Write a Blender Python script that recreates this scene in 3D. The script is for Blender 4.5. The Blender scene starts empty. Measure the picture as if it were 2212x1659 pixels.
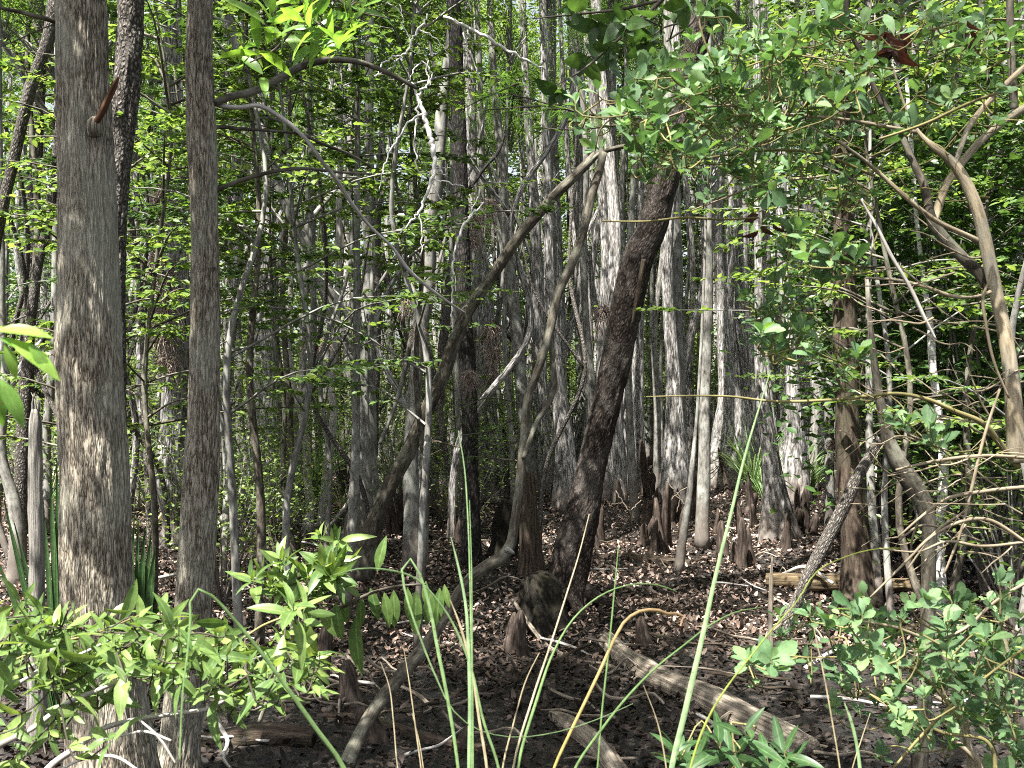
import bpy, math, random
import numpy as np
from mathutils import Vector

SC = bpy.context.scene
COL = SC.collection
R = np.random.default_rng(11)

# ------------------------------------------------------------------ camera, world, sun, exposure
W, H, F, CH = 2212.0, 1659.0, 2125.0, 2.2          # picture units used for measuring, focal length, eye height
cam_d = bpy.data.cameras.new("camera")
cam = bpy.data.objects.new("camera", cam_d); COL.objects.link(cam)
cam.location = (0, 0, CH); cam.rotation_euler = (math.radians(90), 0, 0)
cam_d.sensor_width = 36; cam_d.lens = 36 * F / W
cam_d.clip_start = 0.05; cam_d.clip_end = 1000
cam_d.dof.use_dof = True; cam_d.dof.focus_distance = 7.5; cam_d.dof.aperture_fstop = 10
SC.camera = cam

SUN = Vector((-0.27, -0.36, 0.89)).normalized()     # towards the sun: high, behind the viewer's left shoulder
wd = bpy.data.worlds.new("World"); SC.world = wd; wd.use_nodes = True
nt = wd.node_tree; bg = nt.nodes["Background"]
sky = nt.nodes.new("ShaderNodeTexSky"); sky.sky_type = 'NISHITA'; sky.sun_disc = False
sky.sun_elevation = math.asin(SUN.z); sky.sun_rotation = math.atan2(SUN.x, SUN.y)
sky.dust_density = 4.0
desat = nt.nodes.new("ShaderNodeHueSaturation"); desat.inputs["Saturation"].default_value = 0.45      # sky made less blue, a white balance for the shade
nt.links.new(sky.outputs[0], desat.inputs["Color"]); nt.links.new(desat.outputs[0], bg.inputs[0]); bg.inputs[1].default_value = 0.06
sl = bpy.data.lights.new("sun", 'SUN'); sl.energy = 5.0; sl.angle = math.radians(0.5); sl.color = (1.0, 0.96, 0.89)
so = bpy.data.objects.new("sun", sl); COL.objects.link(so)
so.rotation_euler = SUN.to_track_quat('Z', 'Y').to_euler(); so.location = SUN * 60
SC.view_settings.view_transform = 'Standard'; SC.view_settings.look = 'None'
SC.view_settings.exposure = 2.45; SC.view_settings.gamma = 1
SC.render.engine = 'CYCLES'
cy = SC.cycles
cy.max_bounces = 7; cy.diffuse_bounces = 3; cy.glossy_bounces = 2; cy.transmission_bounces = 4; cy.transparent_max_bounces = 4
cy.use_denoising = False; cy.filter_width = 1.0
cy.caustics_reflective = False; cy.caustics_refractive = False

# ------------------------------------------------------------------ measuring and mesh helpers
def P(x, y, D):
    return np.array([(x - W/2)/F*D, D, CH - (y - H/2)/F*D])
def px(s):                                          # "x,y,w x,y,w" -> array
    return np.array([[float(t) for t in q.split(",")] for q in s.split()])
def sst(a, b, x):
    t = np.clip((x - a)/(b - a), 0, 1); return t*t*(3 - 2*t)
def gz(x, y):                                       # ground height
    x = np.asarray(x, float); y = np.asarray(y, float)
    z = 0.05*np.sin(x*1.3 + 0.7*y) + 0.05*np.sin(y*1.1 - 0.6*x + 2) + 0.03*np.sin(2.9*x + 1.7*y + 1) + 0.02*np.sin(4.7*y - 3.9*x)
    z = z*sst(70, 30, np.abs(y))
    return z + 0.62*sst(4.2, 1.6, y)
def gy(yb):                                         # distance of a foot seen at picture height yb
    return CH*F/(yb - H/2)

def spline(pts, n):
    p = np.asarray(pts, float)
    if len(p) == 2:
        t = np.linspace(0, 1, n)[:, None]; return p[0]*(1 - t) + p[1]*t
    h = np.linalg.norm(np.diff(p[:, :3], axis=0), axis=1) + 1e-9
    d = np.concatenate([[0], np.cumsum(h)]); sl_ = np.diff(p, axis=0)/h[:, None]
    m = np.empty_like(p); m[0] = sl_[0]; m[-1] = sl_[-1]
    m[1:-1] = (sl_[:-1]*h[1:, None] + sl_[1:]*h[:-1, None])/(h[:-1] + h[1:])[:, None]
    s = np.linspace(0, d[-1], n); k = np.clip(np.searchsorted(d, s, 'right') - 1, 0, len(p) - 2)
    t = ((s - d[k])/h[k])[:, None]; hk = h[k][:, None]
    return (2*t**3 - 3*t**2 + 1)*p[k] + (t**3 - 2*t**2 + t)*hk*m[k] + (-2*t**3 + 3*t**2)*p[k+1] + (t**3 - t**2)*hk*m[k+1]

class MB:
    def __init__(s): s.V, s.Q, s.A, s.B, s.n = [], [], [], [], 0
    def add(s, V, Q, a=None, b=None):
        V = np.asarray(V, float).reshape(-1, 3); m = len(V)
        s.V.append(V); s.Q.append(np.asarray(Q, np.int64).reshape(-1, 4) + s.n); s.n += m
        s.A.append(np.zeros((m, 3)) if a is None else np.asarray(a, float).reshape(-1, 3))
        s.B.append(np.zeros(m) if b is None else np.broadcast_to(np.asarray(b, float), (m,)))
    def mesh(s, name, mat, origin=(0, 0, 0), smooth=True):
        V = np.vstack(s.V) - np.asarray(origin); Q = np.vstack(s.Q)
        me = bpy.data.meshes.new(name); nq = len(Q)
        me.vertices.add(len(V)); me.vertices.foreach_set("co", V.astype(np.float32).ravel())
        me.loops.add(nq*4); me.polygons.add(nq)
        me.polygons.foreach_set("loop_start", np.arange(0, nq*4, 4, dtype=np.int32))
        me.loops.foreach_set("vertex_index", Q.astype(np.int32).ravel())
        me.polygons.foreach_set("use_smooth", np.full(nq, smooth))
        me.update(calc_edges=True)
        at = me.attributes.new("co3", 'FLOAT_VECTOR', 'POINT'); at.data.foreach_set("vector", np.vstack(s.A).astype(np.float32).ravel())
        at = me.attributes.new("rnd", 'FLOAT', 'POINT'); at.data.foreach_set("value", np.concatenate(s.B).astype(np.float32))
        me.materials.append(mat)
        return me

def link(name, me, parent=None, loc=(0, 0, 0), **kw):
    o = bpy.data.objects.new(name, me); COL.objects.link(o); o.location = loc
    if parent is not None: o.parent = parent
    for k, v in kw.items(): o[k] = v
    return o
def thing(name, label, cat, loc, group=None):
    kw = dict(label=label, category=cat)
    if group: kw['group'] = group
    return link(name, None, None, loc, **kw)
def tag(o, label, cat, group=None, kind=None):
    o['label'] = label; o['category'] = cat
    if group: o['group'] = group
    if kind: o['kind'] = kind
    return o
def copy_tree(o, parent=None):
    c = o.copy(); COL.objects.link(c); c.parent = parent
    for ch in list(o.children): copy_tree(ch, c)
    return c

def vnoise(u, v, nu, seed, pu=True):                # value noise, periodic in u with nu cells
    r = np.random.default_rng(seed); nv = int(np.max(v)) + 3
    g = r.random((nu, nv)); ui = np.floor(u).astype(int); vi = np.floor(v).astype(int)
    fu = u - ui; fv = v - vi; fu = fu*fu*(3 - 2*fu); fv = fv*fv*(3 - 2*fv)
    a = g[ui % nu, vi]; b = g[(ui+1) % nu, vi]; c = g[ui % nu, vi+1]; d = g[(ui+1) % nu, vi+1]
    return (a*(1-fu) + b*fu)*(1-fv) + (c*(1-fu) + d*fu)*fv

def tube(mb, pts, rad, segs=8, n=None, flute=None, ridge=None, wob=0.0, seed=0, rnd=0.5, cap=True, lin=False):
    """pts from the foot up; rad per point; flute=(lobes, depth, height) buttress; ridge=(cells round, cells per metre, depth)"""
    pr = np.hstack([np.asarray(pts, float), np.asarray(rad, float)[:, None]])
    L0 = np.sum(np.linalg.norm(np.diff(pr[:, :3], axis=0), axis=1))
    n = n or int(max(3, min(60, L0/0.12)))
    q = spline(pr, n)
    if lin:
        dd = np.concatenate([[0], np.cumsum(np.linalg.norm(np.diff(pr[:, :3], axis=0), axis=1) + 1e-9)]); ss = np.linspace(0, dd[-1], n)
        q = np.stack([np.interp(ss, dd, pr[:, k]) for k in range(4)], -1); q[1:-1, :3] += np.random.default_rng(seed).normal(0, .006, (n - 2, 3))
    C = q[:, :3]; rr = np.maximum(q[:, 3], 0.0006)
    s = np.concatenate([[0], np.cumsum(np.linalg.norm(np.diff(C, axis=0), axis=1))])
    T = np.gradient(C, axis=0); T /= np.linalg.norm(T, axis=1)[:, None] + 1e-12
    N = np.zeros_like(T); a = np.array([1.0, 0, 0]) if abs(T[0][0]) < 0.8 else np.array([0, 0, 1.0])
    for i in range(n):
        a = a - T[i]*np.dot(a, T[i]); a /= np.linalg.norm(a) + 1e-12; N[i] = a
    B = np.cross(T, N)
    th = np.linspace(0, 2*np.pi, segs, endpoint=False)
    TH, S = np.meshgrid(th, s); RR = np.repeat(rr[:, None], segs, 1)
    D = np.zeros_like(TH)
    if wob:
        D += RR*wob*(vnoise(TH/(2*np.pi)*5, S*2.2 + 1, 5, seed) - 0.5)*2
    if flute:
        k, dep, hf = flute
        D += RR*dep*(0.5 + 0.5*np.cos(k*TH + seed + 0.6*np.sin(2*TH + seed)))*np.exp(-S/hf)
    if ridge:
        for nu, nv, dep in ridge:
            tw = S*0.25
            nz = vnoise(((TH/(2*np.pi) + 0.03*np.sin(S*3 + seed)) % 1.0)*nu, S*nv + 1, nu, seed + nu)
            D += dep*(1 - np.abs(2*nz - 1)*1.7)
    RR2 = RR + D
    V = C[:, None, :] + N[:, None, :]*(np.cos(TH)*RR2)[..., None] + B[:, None, :]*(np.sin(TH)*RR2)[..., None]
    rm = float(np.mean(rr))
    A = np.stack([np.cos(TH)*rm + seed*0.37, np.sin(TH)*rm + seed*0.19, S], -1)
    i = np.arange(n - 1)[:, None]*segs; j = np.arange(segs)[None]; j2 = (j + 1) % segs
    Q = np.stack(np.broadcast_arrays(i + j, i + j2, i + segs + j2, i + segs + j), -1).reshape(-1, 4)
    mb.add(V.reshape(-1, 3), Q, A.reshape(-1, 3), rnd)
    if cap and segs % 2 == 0:
        for base, fl in (((n - 1)*segs, False), (0, True)):
            o = mb.n - n*segs + base
            for k in range(segs//2 - 1):
                f = [k, k + 1, segs - 2 - k, segs - 1 - k]
                if fl: f = f[::-1]
                mb.Q.append(np.array([[o + x for x in f]]))
    return C, rr

# leaf templates: rows of (left, mid, right) vertices, u -1..1, v 0..1 ; returns (V, Q, uv)
def leaf_tpl(kind):
    if kind == 'far':                                # a folded rhomb
        V = np.array([[0, 0, 0], [0.30, 0.45, 0.06], [0, 1, -0.04], [-0.30, 0.45, 0.06]]); return V, np.array([[0, 1, 2, 3]]), np.array([[0, 0, 0], [1, .5, 0], [0, 1, 0], [-1, .5, 0]])
    if kind == 'small':
        v = np.array([0, .3, .7, 1]); w = np.array([.02, .26, .22, .01])
    elif kind == 'broad':
        v = np.linspace(0, 1, 8); w = np.array([.03, .17, .27, .31, .29, .22, .12, .005])
    elif kind == 'lance':                            # long elliptical bay leaf
        v = np.linspace(0, 1, 8); w = np.array([.012, .075, .125, .145, .14, .115, .07, .004])
    elif kind == 'obov':                             # toothed leaf, widest above the middle
        v = np.array([0, .15, .32, .46, .50, .62, .66, .78, .81, .92, 1]); w = np.array([.02, .05, .13, .22, .20, .27, .24, .26, .20, .15, .02])
    z = -0.20*v**2 if kind in ('lance', 'broad') else -0.10*v**2
    V, UV = [], []
    for a, b, c in zip(v, w, z):
        f = b*0.28
        V += [[-b, a, c + f], [0, a, c], [b, a, c + f]]; UV += [[-1, a, 0], [0, a, 0], [1, a, 0]]
    Q = []
    for i in range(len(v) - 1):
        o = 3*i; Q += [[o, o+1, o+4, o+3], [o+1, o+2, o+5, o+4]]
    return np.array(V), np.array(Q), np.array(UV)
TPL = {k: leaf_tpl(k) for k in ('far', 'small', 'broad', 'lance', 'obov')}

def unit(a): return a/(np.linalg.norm(a, axis=-1, keepdims=True) + 1e-9)
def leaves(mb, kind, pos, d, nrm, size, rnd=None, curl=None, wid=None):
    V, Q, UV = TPL[kind]; pos = np.asarray(pos, float); N = len(pos)
    if N == 0: return
    d = unit(np.asarray(d, float)); nrm = np.asarray(nrm, float); x = unit(np.cross(d, nrm)); z = np.cross(x, d)
    size = np.broadcast_to(np.asarray(size, float), (N,))
    T = np.repeat(V[None], N, 0).copy()
    if curl is not None: T[:, :, 2] -= curl[:, None]*T[:, :, 1]**2
    if wid is not None: T[:, :, 0] *= wid[:, None]
    T *= size[:, None, None]
    G = pos[:, None] + T[..., 0:1]*x[:, None] + T[..., 1:2]*d[:, None] + T[..., 2:3]*z[:, None]
    m = len(V)
    QQ = (Q[None] + (np.arange(N)*m)[:, None, None]).reshape(-1, 4)
    r = R.random(N) if rnd is None else rnd
    mb.add(G.reshape(-1, 3), QQ, np.tile(UV, (N, 1)), np.repeat(r, m))

# ------------------------------------------------------------------ materials
def new_mat(name):
    m = bpy.data.materials.new(name); m.use_nodes = True; t = m.node_tree; t.nodes.clear()
    return m, t, t.nodes, lambda a, b: t.links.new(a, b)
def ramp(nd, stops, interp='LINEAR'):
    r = nd.new("ShaderNodeValToRGB"); cr = r.color_ramp; cr.interpolation = interp
    while len(cr.elements) < len(stops): cr.elements.new(0.5)
    for e, (p, c) in zip(cr.elements, stops): e.position = p; e.color = (*c, 1)
    return r
def leaf_mat(name, cols, trans=0.4, tcol=None, rough=0.42, spec=0.4, vein=0.12):
    m, t, nd, lk = new_mat(name)
    at = nd.new("ShaderNodeAttribute"); at.attribute_name = "rnd"
    rp = ramp(nd, cols); lk(at.outputs["Fac"], rp.inputs[0])
    uv = nd.new("ShaderNodeAttribute"); uv.attribute_name = "co3"
    sx = nd.new("ShaderNodeSeparateXYZ"); lk(uv.outputs["Vector"], sx.inputs[0])
    ab = nd.new("ShaderNodeMath"); ab.operation = 'ABSOLUTE'; lk(sx.outputs[0], ab.inputs[0])
    mr = nd.new("ShaderNodeMapRange"); mr.inputs[1].default_value = 0.0; mr.inputs[2].default_value = 0.16; mr.inputs[3].default_value = vein; mr.inputs[4].default_value = 0
    lk(ab.outputs[0], mr.inputs[0])
    gm = nd.new("ShaderNodeNewGeometry")
    nz = nd.new("ShaderNodeTexNoise"); nz.inputs["Scale"].default_value = 45; nz.inputs["Detail"].default_value = 3
    lk(gm.outputs["Position"], nz.inputs["Vector"])
    mx = nd.new("ShaderNodeMix"); mx.data_type = 'RGBA'; mx.inputs["B"].default_value = (0.30, 0.38, 0.16, 1)
    lk(rp.outputs[0], mx.inputs["A"]); lk(mr.outputs[0], mx.inputs["Factor"])
    hs = nd.new("ShaderNodeHueSaturation"); mv = nd.new("ShaderNodeMapRange"); mv.inputs[1].default_value = .3; mv.inputs[2].default_value = .7; mv.inputs[3].default_value = 0.75; mv.inputs[4].default_value = 1.25
    lk(nz.outputs["Fac"], mv.inputs[0]); lk(mv.outputs[0], hs.inputs["Value"]); lk(mx.outputs["Result"], hs.inputs["Color"])
    pb = nd.new("ShaderNodeBsdfPrincipled"); pb.inputs["Roughness"].default_value = rough; pb.inputs["Specular IOR Level"].default_value = spec
    sp = nd.new("ShaderNodeTexNoise"); sp.inputs["Scale"].default_value = 130; sp.inputs["Detail"].default_value = 2; lk(gm.outputs["Position"], sp.inputs["Vector"])
    sm = nd.new("ShaderNodeMapRange"); sm.inputs[1].default_value = .66; sm.inputs[2].default_value = .70; sm.inputs[3].default_value = 0; sm.inputs[4].default_value = .7 if vein >= .12 else 0; lk(sp.outputs["Fac"], sm.inputs[0])
    sx2 = nd.new("ShaderNodeMix"); sx2.data_type = 'RGBA'; sx2.inputs["B"].default_value = (.13, .085, .035, 1); lk(sm.outputs[0], sx2.inputs["Factor"]); lk(hs.outputs[0], sx2.inputs["A"])
    lk(sx2.outputs["Result"], pb.inputs["Base Color"])
    tr = nd.new("ShaderNodeBsdfTranslucent")
    ml = nd.new("ShaderNodeMix"); ml.data_type = 'RGBA'; ml.blend_type = 'MULTIPLY'; ml.inputs["Factor"].default_value = 1
    ml.inputs["B"].default_value = (*(tcol or (1.4, 1.4, 0.72)), 1); lk(hs.outputs[0], ml.inputs["A"]); lk(ml.outputs["Result"], tr.inputs[0])
    ms = nd.new("ShaderNodeMixShader"); ms.inputs[0].default_value = trans
    lk(pb.outputs[0], ms.inputs[1]); lk(tr.outputs[0], ms.inputs[2])
    ou = nd.new("ShaderNodeOutputMaterial"); lk(ms.outputs[0], ou.inputs[0])
    return m
def bark_mat(name, dark, mid, light, sc=(60, 60, 4), patch=None, pamt=0.5, bump=0.6, dist=0.02, pscale=5.0, foot=None, vor=False, fine=None, ridged=False):
    """vertical furrow noise along the stem, large lichen or moss patches; foot = stain colour near the ground"""
    m, t, nd, lk = new_mat(name)
    at = nd.new("ShaderNodeAttribute"); at.attribute_name = "co3"
    mp = nd.new("ShaderNodeMapping"); mp.inputs["Scale"].default_value = sc; lk(at.outputs["Vector"], mp.inputs[0])
    if vor:
        nz = nd.new("ShaderNodeTexVoronoi"); nz.feature = 'DISTANCE_TO_EDGE'; nz.inputs["Scale"].default_value = 1
        wz = nd.new("ShaderNodeTexNoise"); wz.inputs["Scale"].default_value = 1.5; lk(mp.outputs[0], wz.inputs["Vector"])
        ad = nd.new("ShaderNodeMixRGB"); ad.blend_type = 'ADD'; ad.inputs[0].default_value = 0.8; lk(mp.outputs[0], ad.inputs[1]); lk(wz.outputs["Color"], ad.inputs[2]); lk(ad.outputs[0], nz.inputs["Vector"])
        fac = nz.outputs["Distance"]; rg = [(0.0, dark), (0.12, mid), (0.45, light)]
    else:
        nz = nd.new("ShaderNodeTexNoise"); nz.inputs["Scale"].default_value = 1; nz.inputs["Detail"].default_value = 6; nz.inputs["Roughness"].default_value = 0.65
        lk(mp.outputs[0], nz.inputs["Vector"]); fac = nz.outputs["Fac"]
        if ridged:
            nz.inputs["Detail"].default_value = 2.5
            sb = nd.new("ShaderNodeMath"); sb.operation = 'SUBTRACT'; sb.inputs[1].default_value = .5; lk(fac, sb.inputs[0])
            ab = nd.new("ShaderNodeMath"); ab.operation = 'ABSOLUTE'; lk(sb.outputs[0], ab.inputs[0]); fac = ab.outputs[0]
        rg = [(.004, dark), (.05, mid), (.17, light)] if ridged else [(0.34, dark), (0.5, mid), (0.68, light)]
    rp = ramp(nd, rg); lk(fac, rp.inputs[0]); col = rp.outputs[0]
    if fine:
        m3 = nd.new("ShaderNodeMapping"); m3.inputs["Scale"].default_value = fine; lk(at.outputs["Vector"], m3.inputs[0])
        n3 = nd.new("ShaderNodeTexNoise"); n3.inputs["Scale"].default_value = 1; n3.inputs["Detail"].default_value = 4; n3.inputs["Roughness"].default_value = .7; lk(m3.outputs[0], n3.inputs["Vector"])
        r3 = ramp(nd, [(.36, (.42, .40, .38)), (.5, (.95, .95, .95)), (.66, (1.35, 1.33, 1.3))]); lk(n3.outputs["Fac"], r3.inputs[0])
        x3 = nd.new("ShaderNodeMix"); x3.data_type = 'RGBA'; x3.blend_type = 'MULTIPLY'; x3.inputs["Factor"].default_value = 1; lk(col, x3.inputs["A"]); lk(r3.outputs[0], x3.inputs["B"]); col = x3.outputs["Result"]
    n2 = nd.new("ShaderNodeTexNoise"); n2.inputs["Scale"].default_value = pscale; n2.inputs["Detail"].default_value = 5; n2.inputs["Roughness"].default_value = 0.7
    m2 = nd.new("ShaderNodeMapping"); m2.inputs["Scale"].default_value = (1, 1, 0.45); lk(at.outputs["Vector"], m2.inputs[0]); lk(m2.outputs[0], n2.inputs["Vector"])
    if patch:
        r2 = nd.new("ShaderNodeMapRange"); r2.inputs[1].default_value = 0.48; r2.inputs[2].default_value = 0.64; r2.inputs[3].default_value = 0; r2.inputs[4].default_value = pamt
        lk(n2.outputs["Fac"], r2.inputs[0])
        mx = nd.new("ShaderNodeMix"); mx.data_type = 'RGBA'; mx.inputs["B"].default_value = (*patch, 1); lk(col, mx.inputs["A"]); lk(r2.outputs[0], mx.inputs["Factor"]); col = mx.outputs["Result"]
    if foot:
        gm = nd.new("ShaderNodeNewGeometry"); sx = nd.new("ShaderNodeSeparateXYZ"); lk(gm.outputs["Position"], sx.inputs[0])
        aa = nd.new("ShaderNodeMath"); aa.operation = 'MULTIPLY_ADD'; aa.inputs[1].default_value = 0.9; lk(n2.outputs["Fac"], aa.inputs[0]); lk(sx.outputs[2], aa.inputs[2])
        r3 = nd.new("ShaderNodeMapRange"); r3.inputs[1].default_value = 0.75; r3.inputs[2].default_value = 1.15; r3.inputs[3].default_value = 0.75; r3.inputs[4].default_value = 0; lk(aa.outputs[0], r3.inputs[0])
        mx = nd.new("ShaderNodeMix"); mx.data_type = 'RGBA'; mx.blend_type = 'MIX'; mx.inputs["B"].default_value = (*foot, 1); lk(col, mx.inputs["A"]); lk(r3.outputs[0], mx.inputs["Factor"]); col = mx.outputs["Result"]
    pb = nd.new("ShaderNodeBsdfPrincipled"); pb.inputs["Roughness"].default_value = 0.9; pb.inputs["Specular IOR Level"].default_value = 0.15; lk(col, pb.inputs["Base Color"])
    bp = nd.new("ShaderNodeBump"); bp.inputs["Strength"].default_value = bump; bp.inputs["Distance"].default_value = dist; lk(fac, bp.inputs["Height"]); lk(bp.outputs[0], pb.inputs["Normal"])
    ou = nd.new("ShaderNodeOutputMaterial"); lk(pb.outputs[0], ou.inputs[0])
    return m

M = {}
M['cypress'] = bark_mat("cypress_bark", (.05, .042, .032), (.215, .188, .146), (.33, .30, .245), (82, 82, 8), patch=(.33, .335, .275), pamt=.45, bump=1.0, dist=.035, pscale=3.0, fine=(120, 120, 14), ridged=True)
M['pale'] = bark_mat("pale_cypress_bark", (.055, .05, .045), (.26, .25, .24), (.46, .445, .435), (26, 26, 2.6), patch=(.16, .155, .14), pamt=.5, bump=.9, dist=.08, pscale=4.0, foot=(.14, .118, .10), fine=(45, 45, 9), ridged=True)
M['grey'] = bark_mat("grey_maple_bark", (.05, .048, .042), (.13, .125, .112), (.23, .22, .20), (40, 40, 9), patch=(.31, .32, .29), pamt=.6, bump=.5, dist=.01, pscale=7.0, foot=(.12, .10, .085))
M['dark'] = bark_mat("dark_furrowed_bark", (.014, .0125, .011), (.08, .072, .063), (.21, .195, .175), (55, 55, 20), bump=1, dist=.02, vor=True, fine=(120, 120, 60), patch=(.13, .12, .11), pamt=.4)
M['black'] = bark_mat("blackish_bark", (.005, .0045, .0042), (.018, .016, .015), (.055, .05, .046), (45, 45, 12), bump=1, dist=.015, vor=True)
M['lean'] = bark_mat("wet_dark_bark", (.005, .004, .0035), (.02, .0148, .012), (.062, .049, .042), (52, 52, 16), bump=1, dist=.02, vor=True, fine=(110, 110, 50), patch=(.15, .135, .12), pamt=.35, pscale=4.0)
M['brown'] = bark_mat("mossy_brown_bark", (.02, .017, .012), (.055, .047, .036), (.11, .098, .077), (45, 45, 10), patch=(.22, .22, .17), pamt=.6, bump=.7, dist=.008, pscale=9.0)
M['tan'] = bark_mat("smooth_tan_bark", (.11, .088, .055), (.235, .195, .13), (.33, .285, .205), (90, 90, 14), patch=(.20, .195, .165), pamt=.65, bump=.8, dist=.004, pscale=10.0)
M['twig'] = bark_mat("tan_twig_bark", (.12, .095, .062), (.20, .165, .115), (.29, .25, .185), (90, 90, 10), bump=.2, dist=.002)
M['greentwig'] = bark_mat("olive_twig_bark", (.11, .10, .04), (.17, .15, .065), (.24, .21, .10), (90, 90, 10), bump=.1, dist=.002)
M['white'] = bark_mat("bleached_wood", (.16, .145, .13), (.34, .32, .29), (.50, .48, .45), (60, 60, 6), bump=.6, dist=.006, patch=(.24, .225, .20), pamt=.6)
M['bleach'] = bark_mat("bone_white_dead_wood", (.40, .385, .36), (.56, .545, .52), (.68, .665, .64), (60, 60, 8), bump=.3, dist=.003)
M['birch'] = bark_mat("white_ringed_bark", (.16, .15, .14), (.50, .49, .47), (.62, .61, .59), (10, 10, 45), bump=.3, dist=.004, patch=(.30, .31, .28), pamt=.3)
M['snag'] = bark_mat("weathered_snag_wood", (.07, .064, .055), (.19, .18, .16), (.30, .29, .265), (55, 55, 3), bump=1, dist=.02, patch=(.13, .12, .105), pamt=.5)
M['moss'] = bark_mat("black_mossy_wood", (.004, .0035, .003), (.012, .01, .0075), (.03, .026, .018), (30, 30, 10), bump=1, dist=.04, patch=(.018, .018, .009), pamt=.6)
M['dead'] = bark_mat("weathered_dead_wood", (.045, .036, .027), (.15, .127, .098), (.29, .255, .21), (50, 50, 3), bump=1, dist=.02, patch=(.12, .10, .08), pamt=.6)
M['rot'] = bark_mat("rotten_yellow_wood", (.03, .023, .014), (.10, .074, .043), (.22, .17, .10), (40, 40, 3), bump=1, dist=.02)
M['stump'] = bark_mat("wet_stump_wood", (.014, .01, .008), (.05, .037, .028), (.11, .085, .065), (40, 40, 5), bump=1, dist=.025, patch=(.05, .055, .03), pamt=.4)
M['knee'] = bark_mat("knee_bark", (.012, .009, .0075), (.04, .03, .024), (.105, .083, .069), (40, 40, 8), bump=.8, dist=.01)
M['redwood'] = bark_mat("red_heartwood", (.028, .014, .009), (.075, .038, .022), (.15, .088, .052), (60, 60, 4), bump=.6, dist=.006)

M['l_far'] = leaf_mat("distant_leaf", [(0, (.07, .12, .035)), (.5, (.12, .18, .05)), (1, (.18, .235, .075))], trans=.45, vein=0)
M['l_sap'] = leaf_mat("sapling_leaf", [(0, (.06, .11, .03)), (.5, (.11, .175, .045)), (1, (.185, .25, .075))], trans=.5, vein=.05)
M['l_mid'] = leaf_mat('mid_green_leaf', [(0, (.05, .10, .028)), (1, (.12, .19, .055))], trans=.45, vein=.05)
M['l_dim'] = leaf_mat('dim_green_leaf', [(0, (.03, .07, .02)), (1, (.07, .13, .035))], trans=.35, vein=.05)
M['l_crown'] = leaf_mat("canopy_leaf", [(0, (.04, .095, .02)), (.5, (.07, .14, .028)), (1, (.11, .18, .04))], trans=.4, vein=0)
M['l_obov'] = leaf_mat("blue_green_toothed_leaf", [(0, (.06, .12, .053)), (.55, (.105, .178, .08)), (.86, (.15, .235, .09)), (.95, (.19, .28, .05)), (1, (.33, .36, .07))], trans=.3, tcol=(1.3, 1.5, .7), vein=.12, rough=.55, spec=.22)
M['l_bay'] = leaf_mat("glossy_bay_leaf", [(0, (.06, .115, .03)), (.5, (.105, .17, .045)), (.9, (.17, .24, .065)), (.97, (.28, .32, .06)), (1, (.42, .32, .03))], trans=.38, vein=.35, rough=.42, spec=.35)
M['l_dark'] = leaf_mat("dark_broad_leaf", [(0, (.022, .055, .018)), (1, (.04, .085, .028))], trans=.25, vein=.2, rough=.4, spec=.3)
M['l_bright'] = leaf_mat("fresh_bright_leaf", [(0, (.10, .22, .04)), (1, (.20, .33, .06))], trans=.5, vein=.3, rough=.35)
M['l_feather'] = leaf_mat("feathery_needle_leaf", [(0, (.07, .17, .03)), (1, (.13, .26, .05))], trans=.4, vein=0)
M['sedge'] = leaf_mat("sedge_blade_green", [(0, (.09, .17, .055)), (.5, (.16, .26, .10)), (1, (.23, .35, .18))], trans=.25, vein=.5, rough=.4)
M['sedge_y'] = leaf_mat("sedge_blade_yellowing", [(0, (.18, .24, .045)), (.5, (.29, .27, .055)), (1, (.34, .22, .13))], trans=.25, vein=.25, rough=.45)
M['straw'] = leaf_mat("dry_straw_blade", [(0, (.25, .20, .11)), (1, (.42, .37, .25))], trans=.2, vein=0, rough=.6)
M['airplant'] = leaf_mat("airplant_blade", [(0, (.16, .115, .10)), (.6, (.33, .25, .225)), (1, (.44, .39, .32))], trans=.2, vein=0, rough=.7, tcol=(1, .9, .8))
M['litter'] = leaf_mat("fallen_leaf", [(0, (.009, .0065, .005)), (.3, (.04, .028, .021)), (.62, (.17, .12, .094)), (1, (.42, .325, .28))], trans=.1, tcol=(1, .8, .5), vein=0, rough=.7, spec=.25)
M['deadleaf'] = leaf_mat("withered_leaf", [(0, (.03, .013, .011)), (1, (.075, .03, .024))], trans=.2, tcol=(1.3, .8, .5), vein=.1, rough=.7)

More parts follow.
